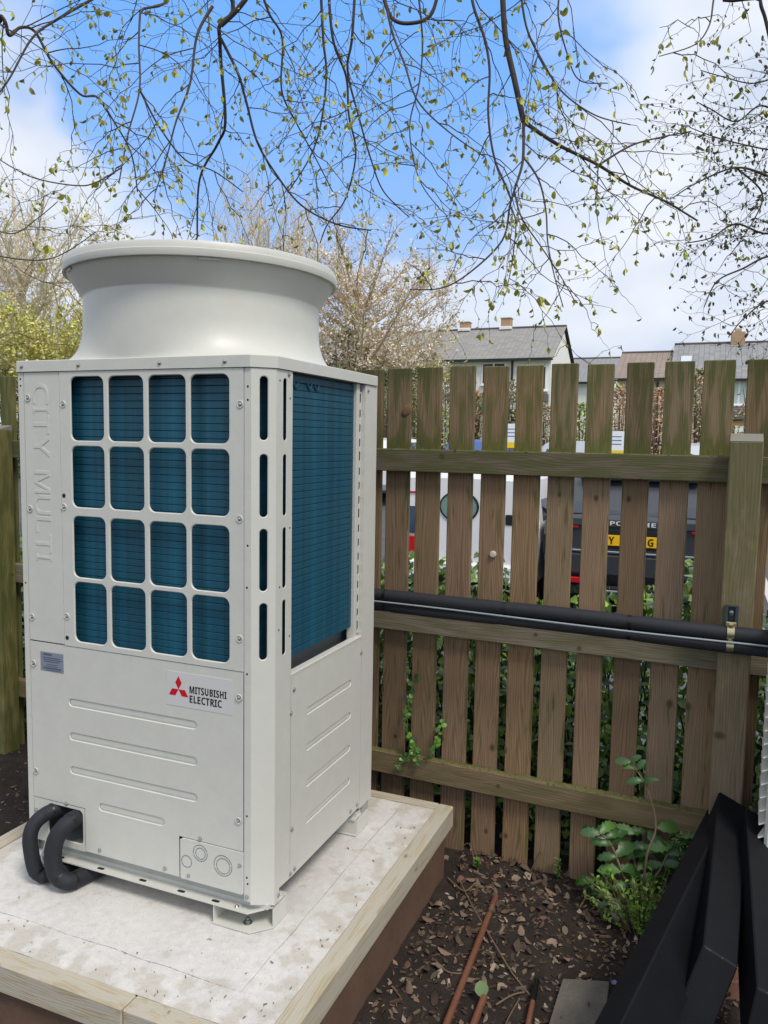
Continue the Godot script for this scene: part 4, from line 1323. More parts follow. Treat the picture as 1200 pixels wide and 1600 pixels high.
func copper_pipes():
	var g := -0.268
	var specs := [["long copper pipe lying on the soil with its open end towards the fence", Vector3(0.945, g + 0.02, 0.42), Vector3(0.905, g + 0.013, -0.499), 0.0105], ["short copper pipe with a round green leaf on its end", Vector3(1.008, g + 0.016, 0.42), Vector3(1.004, g + 0.02, 0.028), 0.0105], ["thin copper pipe with a black taped end", Vector3(1.17, g + 0.012, 0.42), Vector3(1.139, g + 0.02, -0.03), 0.0075]]
	for i in 3:
		var s = specs[i]
		var t := thing("copper_pipe", s[0], "pipe", Vector3.ZERO, "copper pipes on the soil")
		var b := MB.new()
		b.tube(PackedVector3Array([s[1], s[2]]), const_r(2, s[3]), 14, false)
		b.tube(PackedVector3Array([s[2], s[1]]), const_r(2, s[3] - 0.0012), 14, false)
		part("tube", b, M.copper, t)
		if i == 2:
			b = MB.new()
			var d: Vector3 = (s[2] - s[1]).normalized()
			b.tube(PackedVector3Array([s[2] - d * 0.02, s[2] + d * 0.075]), PackedFloat32Array([0.0092, 0.0085]), 12)
			part("taped_end", b, M.tape, t)
	var lf := leaf_shape(0.045, 0.042, 0.3, 0.15, 6)
	var o := put("fallen_leaf", lf.mesh(), leaf_mat(s255(96, 120, 74), 0.6), null, Transform3D(Basis.from_euler(Vector3(-0.5, 0.3, 0.2)), Vector3(1.002, g + 0.022, 0.035)))
	tag(o, "round grey-green leaf propped on the short copper pipe's end", "leaf")
	# paving slab
	var b := MB.new()
	var sl := PackedVector2Array([Vector2(1.196, 0.30), Vector2(1.205, -0.148), Vector2(1.338, -0.192), Vector2(1.36, 0.28)])
	var o2 := PackedVector2Array()
	for p in sl: o2.append(Vector2(p.x, -p.y))
	o2.reverse()
	b.prism(Transform3D(Basis(Vector3(1, 0, 0), Vector3(0, 0, -1), Vector3(0, 1, 0)), Vector3(0, g - 0.02, 0)), o2, 0.042, 0.004)
	tag(part("paving_slab", b, mottled(s255(84, 78, 72), s255(112, 106, 98), 161, 0.5, 0.92, 0.15)), "grey paving slab set in the soil beside the black rubber blocks", "paving slab")
	# broken brick under the second rubber block
	b = MB.new()
	b.box(Transform3D(Basis.from_euler(Vector3(0, 0.25, 0.05)), px(1150, 1532, 2.40)), Vector3(0.125, 0.065, 0.10), 0.006)
	tag(part("brick", b, mottled(s255(116, 80, 64), s255(144, 104, 86), 164, 0.2, 0.9, 0.2)), "orange brick lying between the black rubber blocks", "brick")
	# purple scrap
	b = MB.new()
	var pv := px(961, 1526, 1.0) - CAM
	pv = CAM + pv * ((-0.25 - CAM.y) / pv.y)
	for k in 5:
		leaf_add(b, Transform3D(Basis.from_euler(Vector3(-0.9, k * TAU / 5, 0), EULER_ORDER_YXZ), Vector3(pv.x, gy(pv.x, pv.z) + 0.004, pv.z)), 0.016, 0.011, 0.6, 0.2, 3)
	tag(part("fallen_flower", b, leaf_mat(s255(128, 116, 170), 0.7)), "small pale purple flower lying on the soil by the rubber block", "flower")

func floor_px(x: float, y: float, h := -0.275) -> Vector3:
	var d := px(x, y, 1.0) - CAM
	return CAM + d * ((h - CAM.y) / d.y)

# a long black rubber block: edge from p0 to p1, r across its top face, d down its side
func rubber_block(label: String, p0: Vector3, p1: Vector3, r: Vector3, d: Vector3, w: float, h: float):
	var a := (p1 - p0).normalized()
	var t := thing("rubber_block", label, "rubber block", Vector3.ZERO, "black rubber blocks leaning in the corner")
	var b := MB.new()
	var x := r.normalized()
	var y := -d.normalized()
	var z := a
	if Basis(x, y, z).determinant() < 0: x = -x
	var mid := (p0 + p1) / 2 + r.normalized() * w / 2 + d.normalized() * h / 2
	b.box(Transform3D(Basis(x, y, z), mid), Vector3(w, h, p0.distance_to(p1)), 0.004)
	part("block", b, M.rubber, t)
	# scuffed pale nicks along the near edge
	rng.seed = int(p0.x * 1000.0)
	b = MB.new()
	for k in 4:
		var q := p1 + r.normalized() * w * rng.randf() + d.normalized() * 0.002
		b.box(Transform3D(Basis(x, y, z), q), Vector3(rng.randf_range(0.003, 0.009), 0.0015, 0.002), 0.0004)
	part("scuffs", b, mat(s255(70, 70, 72), 0.9), t)

func right_side():
	var f1 := px(1124, 1236, 2.62)
	var n1 := px(1099, 1477, 2.08)
	var a := (n1 - f1).normalized()
	var r := px(1165, 1259, 2.60) - f1
	r = (r - a * r.dot(a)).normalized()
	var dn := px(1048, 1600, 2.03) - n1
	rubber_block("black rubber block leaning on the fence post, its cut end raised", f1, n1, r, dn, 0.096, dn.length())
	var p0 := px(1142, 1250, 2.66)
	var p1 := px(958, 1625, 1.80)
	rubber_block("longest black rubber block, sloping from the fence post past the paving slab", p0, p1 + (p1 - p0) * 0.15, Vector3(0.517, -0.856, -0.005), Vector3(-0.822, -0.494, -0.283), 0.15, 0.08)
	var g1 := px(1165, 1262, 2.50)
	var g2 := px(1183, 1543, 1.98)
	var a2 := (g2 - g1).normalized()
	var r2 := px(1225, 1290, 2.47) - g1
	r2 = (r2 - a2 * r2.dot(a2)).normalized()
	rubber_block("black rubber block leaning beside the white louvred unit", g1, g2, r2, px(1160, 1640, 1.95) - g2, 0.13, 0.16)
	# concrete block under the low end of the longest one
	var b0 := MB.new()
	var e := p1 + (p1 - p0) * 0.10
	b0.abox(Vector3(e.x - 0.16, -0.30, e.z - 0.06), Vector3(e.x + 0.12, e.y - 0.20, e.z + 0.10), 0.005)
	tag(part("concrete_block", b0, mottled(s255(120, 118, 112), s255(150, 148, 142), 166, 0.4, 0.92)), "grey concrete block propping the longest rubber block", "concrete block")
	# second outdoor unit at the edge of the picture
	var t := thing("outdoor_unit", "white louvred outdoor unit standing by the rubber blocks at the fence post", "heat pump")
	var at := Transform3D(Basis(Vector3.UP, -0.05), Vector3(1.738, -0.235, -0.49))
	var b := MB.new()
	b.box(at * Transform3D(Basis(), Vector3(0.20, 0.585, 0.0)), Vector3(0.36, 1.05, 0.20), 0.008)
	part("casing", b, M.paint, t)
	for k in 24:
		b = MB.new()
		b.box(at * Transform3D(Basis(Vector3.BACK, 0.5), Vector3(0.012, 0.10 + k * 0.042, 0.0)), Vector3(0.022, 0.004, 0.18), 0.001)
		part("louvre", b, M.paint, t)
	for z in [-0.06, 0.06]:
		b = MB.new()
		b.box(at * Transform3D(Basis(), Vector3(0.2, 0.02, z)), Vector3(0.34, 0.09, 0.06), 0.004)
		part("foot", b, M.dark_inside, t)

# ---------- plants near the fence ----------
func plants():
	rng.seed = 99
	# glossy shrub (leaflets in pairs along arching stalks)
	var base := Vector3(1.36, -0.26, -0.66)
	var t := thing("glossy_shrub", "dark glossy evergreen shrub with spiny leaflets growing at the foot of the fence", "shrub", base)
	var gm := leaf_mat(s255(50, 84, 40), 0.42)
	var gm2 := leaf_mat(s255(76, 114, 50), 0.45)
	var stems := [[[1000, 1400], [1010, 1340], [1025, 1290], [1010, 1230], [985, 1190]], [[985, 1420], [975, 1370], [955, 1320], [935, 1300]], [[1010, 1410], [1030, 1360], [1050, 1320], [1065, 1290]], [[990, 1420], [995, 1370], [985, 1320], [960, 1285]], [[1000, 1410], [1020, 1370], [1040, 1345], [1075, 1275]], [[970, 1420], [950, 1395], [930, 1375]]]
	var sm := mottled(s255(96, 84, 66), s255(150, 132, 104), 171, 0.2, 0.85)
	var big := []
	for k in 4: big.append(leaf_shape(0.088, 0.037, 0.5 + 0.25 * k, 0.3 + 0.1 * k, 9, 0.38).mesh())
	for si in stems.size():
		var pp := []
		for q in stems[si]: pp.append(px(q[0], q[1], 2.73 + 0.03 * si) - base)
		pp[0] = Vector3(rng.randf_range(-0.04, 0.04), 0.0, rng.randf_range(-0.03, 0.03))
		var cv := catmull(pp, 5)
		var b := MB.new()
		var rr := PackedFloat32Array()
		for i in cv.size(): rr.append(lerpf(0.0048, 0.0022, float(i) / cv.size()))
		b.tube(cv, rr, 6)
		part("stem", b, sm, t)
		var first := 14 if si == 0 else 4
		var i := first
		while i < cv.size():
			for s in [-1.0, 1.0]:
				if si == 0 and i < 16: continue
				var dir := (cv[mini(i + 1, cv.size() - 1)] - cv[maxi(i - 1, 0)]).normalized()
				var out: Vector3 = (dir * 0.5 + (cam_basis.x * s) * rng.randf_range(0.7, 1.1) + Vector3(0, rng.randf_range(-0.55, 0.35), rng.randf_range(-0.3, 0.7))).normalized()
				var nn := (Vector3(0, 0.7, 0.7) + Vector3(rng.randf_range(-0.4, 0.4), 0, rng.randf_range(-0.2, 0.4))).normalized()
				var x: Vector3 = out.cross(nn).normalized()
				var bs := Basis(x, out, x.cross(out)).scaled_local(Vector3.ONE * rng.randf_range(0.75, 1.15) * (0.62 if si == 0 else 1.0))
				put("leaf", big[rng.randi() % 4], gm if rng.randf() < 0.7 else gm2, t, Transform3D(bs, cv[i]))
			i += 2
	# berry cluster
	var bb := MB.new()
	for k in 60:
		var p := px(1060, 1312, 2.78) - base + Vector3(rng.randfn() * 0.016, rng.randfn() * 0.026, rng.randfn() * 0.014)
		bb.box(Transform3D(Basis.from_euler(Vector3(rng.randf(), rng.randf(), rng.randf())), p), Vector3.ONE * 0.0055, 0.0016)
	tag(part("bud_cluster", bb, mat(s255(122, 138, 84), 0.6), t), "", "")
	# pale wilted leaf bundle
	var wl := thing("wilted_leaves", "grey wilted leaf bundle drooping onto the soil under the glossy shrub", "leaves", Vector3(1.30, -0.25, -0.52))
	for k in 7:
		var lf := leaf_shape(rng.randf_range(0.05, 0.075), rng.randf_range(0.025, 0.04), 0.9, 0.4, 5, 0.2)
		put("leaf", lf.mesh(), leaf_mat([s255(104, 112, 100), s255(128, 128, 114), s255(60, 78, 62)][k % 3], 0.7), wl, Transform3D(Basis.from_euler(Vector3(-2.3 + rng.randf_range(-0.5, 0.5), k * 0.9, 0), EULER_ORDER_YXZ), Vector3(rng.randf_range(-0.02, 0.02), 0.05 + 0.006 * k, rng.randf_range(-0.02, 0.02))))
	# bright small-leaved shrub
	var sh := thing("box_shrub", "low shrub with small bright green leaves below the glossy evergreen", "shrub", Vector3(1.42, -0.265, -0.55))
	var lm := leaf_mat(s255(90, 130, 50), 0.45, true)
	var b := MB.new()
	var bt := MB.new()
	for k in 190:
		var a := rng.randf() * TAU
		var rad := sqrt(rng.randf()) * 0.19
		var p0 := Vector3(cos(a) * rad * 0.5, 0, sin(a) * rad * 0.4)
		var p1 := Vector3(cos(a) * rad * 1.15, rng.randf_range(0.05, 0.17), sin(a) * rad * 0.8)
		bt.tube(PackedVector3Array([p0, p0.lerp(p1, 0.6) + Vector3(0, 0.02, 0), p1]), PackedFloat32Array([0.002, 0.0015, 0.001]), 4, false)
		for j in 8:
			var p := p0.lerp(p1, 0.35 + 0.65 * j / 7.0)
			var kk := Color(0.10, 0.20, 0.03).lerp(Color(0.21, 0.38, 0.06), rng.randf()) * rng.randf_range(0.5, 1.1)
			b.tint(kk)
			leaf_add(b, Transform3D(Basis.from_euler(Vector3(rng.randf_range(-1.3, 0.2), rng.randf() * TAU, 0), EULER_ORDER_YXZ), p), rng.randf_range(0.014, 0.022), 0.011, 0.3, 0.2, 3)
	part("stems", bt, sm, sh)
	tag(part("foliage", b, lm, sh), "", "", "", "stuff")
	# second bit at the right edge, behind the post
	var sh2 := sh.duplicate()
	sh2.name = numbered("box_shrub")
	add_child(sh2)
	sh2.position = Vector3(1.86, 0.02, -0.68)
	sh2.rotation.y = 1.9
	tag(sh2, "small-leaved green shrub showing beside the fence post above the second rubber block", "shrub")
	var stem := MB.new()
	stem.tube(PackedVector3Array([Vector3(0, 0.0, 0), Vector3(0.02, -0.29, 0)]), const_r(2, 0.006), 6)
	part("stem", stem, sm, sh2)
	# trailing ivy through the fence
	var iv := thing("ivy_spray", "bright ivy spray poking through the pickets onto the bottom rail by the unit", "ivy", Vector3(0.42, 0.14, -0.74))
	var lines := [[[640, 1100], [636, 1140], [642, 1170], [632, 1185], [620, 1198]], [[640, 1150], [650, 1170], [650, 1190]], [[690, 1130], [682, 1155], [676, 1172]], [[648, 1060], [640, 1090], [636, 1120]]]
	var im := [leaf_mat(s255(70, 110, 44), 0.4), leaf_mat(s255(98, 146, 52), 0.4), leaf_mat(s255(50, 84, 40), 0.35)]
	var ivl := leaf_shape(0.021, 0.017, 0.4, 0.2, 4, 0.2).mesh()
	for L in lines:
		var pp := []
		for q in L: pp.append(pz(q[0], q[1], -0.745 + 0.012 * pp.size()) - iv.position)
		var cv := catmull(pp, 5)
		var sb := MB.new()
		sb.tube(cv, const_r(cv.size(), 0.0013), 4)
		part("stem", sb, sm, iv)
		for i in cv.size():
			for s in 2:
				put("leaf", ivl, im[rng.randi() % 3], iv, Transform3D(Basis.from_euler(Vector3(rng.randf_range(-0.9, 0.3), rng.randf_range(-0.9, 0.9), rng.randf() * TAU), EULER_ORDER_YXZ).scaled(Vector3.ONE * rng.randf_range(0.7, 1.25)), cv[i]))
	# little seedlings at the foot of the pickets
	for q in [[872, 1370, 0.06], [745, 1362, 0.03]]:
		var d := px(q[0], q[1], 1.0) - CAM
		var p := CAM + d * ((-0.265 - CAM.y) / d.y)
		p.z = maxf(p.z, fz(p.x, 0.03))
		var s := thing("seedling", ["upright weed with narrow leaves at the foot of a picket", "tiny two-leaved seedling in the soil by the plinth"][0 if q[2] > 0.05 else 1], "weed", Vector3(p.x, gy(p.x, p.z), p.z))
		var sb := MB.new()
		sb.tube(PackedVector3Array([Vector3(0, -0.01, 0), Vector3(0.003, q[2] * 1.5, 0)]), const_r(2, 0.0012), 4)
		part("stem", sb, im[2], s)
		for k in 8:
			put("leaf", ivl, im[k % 3], s, Transform3D(Basis.from_euler(Vector3(-0.8, k * 2.1, 0), EULER_ORDER_YXZ), Vector3(0, q[2] * (0.2 + 0.16 * k), 0)))

func hedge_behind():
	# ivy and privet growing against the far side of the fence
	rng.seed = 321
	var leafm := leaf_mat(s255(70, 110, 40), 0.42, true)
	var b := MB.new()
	for i in 25000:
		var x := rng.randf_range(-2.6, 3.0)
		var topy := 0.70 + 0.10 * sin(x * 5.3) + 0.06 * sin(x * 13.0 + 1.0)
		var y := -0.28 + pow(rng.randf(), 0.95) * (topy + 0.28)
		var z := fz(x, -0.06) - pow(rng.randf(), 1.1) * 1.1
		var young := pow(rng.randf(), 1.5) * 0.85
		b.tint(Color(0.03, 0.075, 0.02).lerp(Color(0.30, 0.48, 0.07), young) * rng.randf_range(0.7, 1.25))
		leaf_add(b, Transform3D(Basis.from_euler(Vector3(rng.randf_range(-1.4, 0.5), rng.randf_range(-1.3, 1.3), rng.randf_range(-1.5, 1.5)), EULER_ORDER_YXZ), Vector3(x, y, z)), rng.randf_range(0.032, 0.066), rng.randf_range(0.024, 0.046), 0.4, 0.2, 2)
	var bs := MB.new()
	for i in 260:
		var x := rng.randf_range(-2.6, 3.0)
		var z := fz(x, -0.15) - rng.randf() * 0.5
		bs.tube(PackedVector3Array([Vector3(x, -0.35, z), Vector3(x + rng.randf_range(-0.06, 0.06), 0.15, z), Vector3(x + rng.randf_range(-0.15, 0.15), 0.75 + rng.randf_range(-0.1, 0.1), z)]), PackedFloat32Array([0.006, 0.004, 0.002]), 4, false)
	var t := thing("ivy_hedge", "dense green ivy hedge growing against the far side of the fence", "hedge")
	part("stems", bs, mat(s255(74, 60, 46), 0.9), t)
	tag(part("foliage", b, leafm, t), "", "", "", "stuff")

# ---------- cars ----------
# body lofted from cross-sections; rear at local z = 0, nose at z = -L, ground at y = 0
func car_body(t: Node3D, L: float, W: float, H: float, belt: float, paint: Material, van: bool):
	var st := []
	# z, bottom, belt height, roof height, half widths at sill / belt / roof
	if van:
		st = [[0.0, 0.42, belt, H - 0.10, 0.90, 0.94, 0.82], [-0.06, 0.30, belt, H - 0.02, 0.96, 1.0, 0.86], [-0.5, 0.26, belt, H, 0.98, 1.0, 0.87], [-L * 0.6, 0.26, belt, H, 0.98, 1.0, 0.87], [-L * 0.72, 0.26, belt - 0.02, belt + 0.12, 0.98, 1.0, 0.86], [-L * 0.93, 0.26, belt - 0.2, belt - 0.12, 0.95, 0.94, 0.8], [-L, 0.34, belt - 0.4, belt - 0.36, 0.86, 0.84, 0.7]]
	else:
		st = [[0.0, 0.50, belt - 0.06, belt + 0.02, 0.86, 0.90, 0.74], [-0.10, 0.36, belt, belt + 0.10, 0.95, 0.985, 0.80], [-0.55, 0.26, belt + 0.02, H - 0.06, 0.98, 1.0, 0.74], [-1.2, 0.24, belt, H, 0.98, 1.0, 0.73], [-L * 0.52, 0.24, belt, H - 0.02, 0.98, 1.0, 0.73], [-L * 0.70, 0.24, belt - 0.02, belt + 0.06, 0.98, 1.0, 0.78], [-L * 0.92, 0.26, belt - 0.16, belt - 0.10, 0.95, 0.95, 0.75], [-L, 0.36, belt - 0.36, belt - 0.32, 0.84, 0.84, 0.66]]
	var b := MB.new()
	var hw := W * 0.5
	var rings := []
	for s in st:
		var r := []
		for q in [[s[4] * 0.9, s[1]], [s[4], s[1] + 0.10], [s[5], s[2] - 0.22], [s[5] * 0.985, s[2]], [lerpf(s[5], s[6], 0.85), lerpf(s[2], s[3], 0.85)], [s[6] * 0.94, s[3]], [0.0, s[3] + 0.02]]:
			r.append(Vector3(q[0] * hw, q[1], s[0]))
		var full := r.duplicate()
		for k in range(5, -1, -1): full.append(Vector3(-r[k].x, r[k].y, r[k].z))
		rings.append(full)
	for i in rings.size() - 1:
		for k in 12:
			b.quad(rings[i][k], rings[i + 1][k], rings[i + 1][k + 1], rings[i][k + 1])
		b.quad(rings[i][12], rings[i + 1][12], rings[i + 1][0], rings[i][0])
	for e in [0, rings.size() - 1]:
		var c := Vector3(0, lerpf(st[e][1], st[e][3], 0.5), st[e][0])
		for k in 13:
			if e == 0: b.tri(c, rings[e][k], rings[e][(k + 1) % 13])
			else: b.tri(c, rings[e][(k + 1) % 13], rings[e][k])
	part("body", b, paint, t)

func wheels(t: Node3D, L: float, W: float, R: float, paint: Material):
	for z in [-0.82, -L + 0.95]:
		for s in [-1.0, 1.0]:
			var b := MB.new()
			var xf := Transform3D(Basis(Vector3.BACK, -s * PI / 2), Vector3(s * (W * 0.5 - 0.22), R, z))
			b.lathe(xf, PackedVector2Array([Vector2(R * 0.62, 0.0), Vector2(R * 0.97, 0.0), Vector2(R, 0.03), Vector2(R, 0.19), Vector2(R * 0.96, 0.225), Vector2(R * 0.66, 0.225)]), 24)
			var w := part("wheel", b, mat(s255(22, 22, 24), 0.8), t)
			b = MB.new()
			b.lathe(xf, PackedVector2Array([Vector2(R * 0.66, 0.21), Vector2(R * 0.5, 0.17), Vector2(R * 0.15, 0.19), Vector2(0, 0.19)]), 10)
			part("rim", b, mat(s255(150, 152, 155), 0.3, 0.8), w)

func bx(called: String, t: Node, m: Material, lo: Vector3, hi: Vector3, bev := 0.004) -> MeshInstance3D:
	var b := MB.new()
	b.abox(lo, hi, bev)
	return part(called, b, m, t)

func pane(called: String, t: Node, m: Material, a: Vector3, b: Vector3, c: Vector3, d: Vector3) -> MeshInstance3D:
	var k := MB.new()
	var n := (c - a).cross(d - b).normalized() * 0.006
	k.quad(a + n, b + n, c + n, d + n)
	k.quad(d - n, c - n, b - n, a - n)
	for e in [[a, b], [b, c], [c, d], [d, a]]:
		k.quad(e[0] - n, e[1] - n, e[1] + n, e[0] + n)
	return part(called, k, m, t)

func cars():
	var G := -0.51
	var glass := mat(s255(34, 44, 56), 0.05)
	glass.metallic_specular = 0.9
	var black := mat(s255(20, 21, 23), 0.55)
	var chrome := mat(s255(190, 192, 194), 0.25, 0.85)
	var red := mat(s255(190, 22, 30), 0.25)
	# dark grey sports utility car, tail to the fence
	var t := thing("parked_car", "dark grey sports utility car with a yellow number plate behind the fence", "car", Vector3(0.86, G, -6.3), "cars parked beyond the fence")
	var dk := mat(s255(46, 50, 56), 0.22)
	dk.clearcoat_enabled = true
	car_body(t, 4.7, 1.93, 1.62, 1.06, dk, false)
	wheels(t, 4.7, 1.93, 0.36, dk)
	pane("rear_window", t, glass, Vector3(-0.66, 1.15, -0.075), Vector3(0.66, 1.15, -0.075), Vector3(0.58, 1.47, -0.49), Vector3(-0.58, 1.47, -0.49))
	bx("spoiler", t, dk, Vector3(-0.62, 1.50, -0.66), Vector3(0.62, 1.545, -0.36), 0.015)
	bx("light_bar", t, mat(s255(70, 73, 78), 0.3), Vector3(-0.80, 1.03, -0.03), Vector3(0.80, 1.115, 0.03), 0.01)
	for s in [-1.0, 1.0]:
		bx("tail_light", t, red, Vector3(s * 0.72 - 0.16, 1.00, -0.05), Vector3(s * 0.72 + 0.16, 1.026, 0.028), 0.008)
		bx("reflector", t, red, Vector3(s * 0.61 - 0.085, 0.415, 0.0), Vector3(s * 0.61 + 0.085, 0.475, 0.045), 0.006)
		bx("bumper_corner", t, black, Vector3(s * 0.80 - 0.13, 0.70, -0.02), Vector3(s * 0.80 + 0.13, 0.92, 0.012), 0.01)
	var tm := letters("PORSCHE", 0.085, 0.006, 800)
	var bb := tm.get_aabb()
	var lo := put("tailgate_lettering", tm, mat(s255(225, 226, 228), 0.3), t)
	lo.transform = Transform3D(Basis().scaled(Vector3(0.455 / bb.size.x, 0.046 / bb.size.y, 1)), Vector3(-0.008, 1.072, 0.033)) * Transform3D(Basis(), -Vector3(bb.get_center().x, bb.get_center().y, 0))
	var np := bx("number_plate", t, mat(s255(250, 196, 20), 0.35), Vector3(-0.26, 0.835, 0.012), Vector3(0.26, 0.946, 0.026), 0.003)
	for q in [["Y", -0.215], ["G", 0.175]]:
		var l := letters(q[0], 0.105, 0.003, 700)
		var a := l.get_aabb()
		var o := put("plate_character", l, black, np)
		o.transform = Transform3D(Basis().scaled(Vector3(0.055 / a.size.x, 0.078 / a.size.y, 1)), Vector3(q[1], 0.89, 0.0275)) * Transform3D(Basis(), -Vector3(a.get_center().x, a.get_center().y, 0))
	bx("plate_recess", t, black, Vector3(-0.36, 0.80, -0.02), Vector3(0.36, 0.985, 0.006), 0.006)
	bx("bumper", t, dk, Vector3(-0.88, 0.50, -0.12), Vector3(0.88, 0.75, 0.035), 0.03)
	bx("bumper_trim", t, chrome, Vector3(-0.80, 0.752, 0.0), Vector3(0.80, 0.776, 0.036), 0.006)
	bx("lower_valance", t, black, Vector3(-0.84, 0.28, -0.15), Vector3(0.84, 0.40, 0.02), 0.02)
	bx("skid_plate", t, chrome, Vector3(-0.45, 0.335, 0.0), Vector3(0.45, 0.36, 0.03), 0.006)
	for s in [-1.0, 1.0]:
		pane("side_window", t, glass, Vector3(s * 0.955, 1.12, -0.9), Vector3(s * 0.955, 1.12, -3.1), Vector3(s * 0.735, 1.53, -2.3), Vector3(s * 0.735, 1.53, -1.1))
	pane("windscreen", t, glass, Vector3(0.62, 1.15, -3.26), Vector3(-0.62, 1.15, -3.26), Vector3(-0.56, 1.55, -2.52), Vector3(0.56, 1.55, -2.52))
	# white van
	t = thing("parked_car", "white car-derived van with a red tail light behind the fence", "van", Vector3(-1.06, G, -6.4), "cars parked beyond the fence")
	var wp := mat(s255(232, 233, 234), 0.25)
	wp.clearcoat_enabled = true
	car_body(t, 4.3, 1.86, 1.56, 1.0, wp, true)
	wheels(t, 4.3, 1.86, 0.32, wp)
	var wb := mat(s255(44, 62, 88), 0.06)
	pane("rear_window", t, wb, Vector3(-0.80, 0.82, 0.012), Vector3(-0.47, 0.82, 0.012), Vector3(-0.47, 1.24, -0.012), Vector3(-0.78, 1.24, -0.012))
	var ov := MB.new()
	ov.lathe(Transform3D(Basis(Vector3.RIGHT, PI / 2) * Basis().scaled(Vector3(1.0, 1, 0.77)), Vector3(0.0, 1.155, -0.005)), PackedVector2Array([Vector2(0.235, 0), Vector2(0.235, 0.02), Vector2(0.215, 0.024)]), 28)
	var rw := part("rear_window", ov, black, t)
	ov = MB.new()
	ov.lathe(Transform3D(Basis(Vector3.RIGHT, PI / 2) * Basis().scaled(Vector3(1.0, 1, 0.77)), Vector3(0.0, 1.155, -0.005)), PackedVector2Array([Vector2(0.216, 0.018), Vector2(0.0, 0.02)]), 28)
	part("pane", ov, mat(s255(120, 150, 140), 0.08), rw)
	bx("high_brake_light", t, red, Vector3(-0.84, 1.29, -0.02), Vector3(-0.5, 1.31, 0.014), 0.003)
	for x in [-0.55, 0.72]:
		bx("tail_light", t, red, Vector3(x - 0.06, 0.59, -0.02), Vector3(x + 0.06, 0.79, 0.022), 0.01)
	bx("door_seam", t, black, Vector3(-0.305, 0.45, 0.0), Vector3(-0.297, 1.40, 0.004), 0.0)
	bx("bumper", t, wp, Vector3(-0.86, 0.30, -0.10), Vector3(0.86, 0.52, 0.05), 0.03)
	bx("mud_flap", t, black, Vector3(0.48, 0.10, -0.30), Vector3(0.75, 0.34, -0.26), 0.004)
	bx("quarter_trim", t, black, Vector3(0.54, 0.97, -0.02), Vector3(0.74, 1.09, 0.012), 0.01)
	bx("bumper_trim", t, mat(s255(120, 122, 126), 0.5), Vector3(0.70, 0.52, -0.06), Vector3(0.90, 0.60, 0.03), 0.01)
	pane("side_window", t, glass, Vector3(0.925, 1.04, -0.25), Vector3(0.925, 1.04, -0.75), Vector3(0.82, 1.40, -0.75), Vector3(0.82, 1.40, -0.35))
	# a further row, mostly hidden
	var far := [["blue hatchback parked on the far side of the car park", s255(44, 84, 150), -3.55, -15.2], ["white saloon parked on the far side of the car park behind the van", s255(226, 228, 230), -6.1, -15.4], ["silver hatchback parked on the far side of the car park", s255(165, 170, 176), -1.3, -15.3], ["pale grey estate car parked beyond the dark utility car", s255(190, 194, 198), 1.6, -15.4]]
	for f in far:
		t = thing("parked_car", f[0], "car", Vector3(f[2], -0.20, f[3]), "cars in the far row")
		var p := mat(f[1], 0.25)
		p.clearcoat_enabled = true
		car_body(t, 4.2, 1.78, 1.62, 1.0, p, false)
		wheels(t, 4.2, 1.78, 0.32, p)
		pane("rear_window", t, glass, Vector3(-0.62, 1.10, -0.075), Vector3(0.62, 1.10, -0.075), Vector3(0.55, 1.47, -0.47), Vector3(-0.55, 1.47, -0.47))
		for s in [-1.0, 1.0]:
			bx("tail_light", t, red, Vector3(s * 0.72 - 0.12, 0.80, -0.05), Vector3(s * 0.72 + 0.12, 0.96, 0.03), 0.008)
			pane("side_window", t, glass, Vector3(s * 0.885, 1.06, -0.8), Vector3(s * 0.885, 1.06, -2.7), Vector3(s * 0.685, 1.53, -2.0), Vector3(s * 0.685, 1.53, -1.0))

func signs():
	var white := mat(s255(236, 238, 238), 0.4)
	var yel := mat(s255(240, 206, 30), 0.4)
	var steel := mat(s255(120, 122, 124), 0.4, 0.6)
	var blue := mat(s255(90, 120, 170), 0.5)
	var k := 0
	for q in [[-2.02, 1.74], [-0.06, 1.62]]:
		var t := thing("parking_sign", ["white notice with a yellow foot on a post behind the white van", "white notice with a yellow foot on a post behind the dark utility car"][k], "sign", Vector3(q[0], -0.51, -13.0), "notices in the car park")
		var b := MB.new()
		b.tube(PackedVector3Array([Vector3(0, 0, -0.03), Vector3(0, q[1] + 0.55, -0.03)]), const_r(2, 0.03), 10)
		part("post", b, steel, t)
		bx("board", t, white, Vector3(-0.17, q[1] + 0.51 - 0.36, 0.0), Vector3(0.17, q[1] + 0.51, 0.012), 0.002)
		bx("yellow_band", t, yel, Vector3(-0.17, q[1] + 0.51 - 0.47, 0.0), Vector3(0.17, q[1] + 0.51 - 0.362, 0.012), 0.002)
		for j in 3:
			bx("notice_line", t, blue, Vector3(-0.10, q[1] + 0.40 - j * 0.07, 0.0125), Vector3(0.10, q[1] + 0.418 - j * 0.07, 0.0145), 0.0)
		k += 1
	var t2 := thing("bus_stop_sign", "small turquoise green sign on a post in front of the white house", "sign", Vector3(-5.26, 0.2, -22.0))
	var b2 := MB.new()
	b2.tube(PackedVector3Array([Vector3(0, 0, -0.04), Vector3(0, 2.6, -0.04)]), const_r(2, 0.035), 10)
	part("post", b2, steel, t2)
	bx("board", t2, mat(s255(20, 150, 110), 0.4), Vector3(-0.17, 2.12, 0.0), Vector3(0.17, 2.56, 0.02), 0.004)

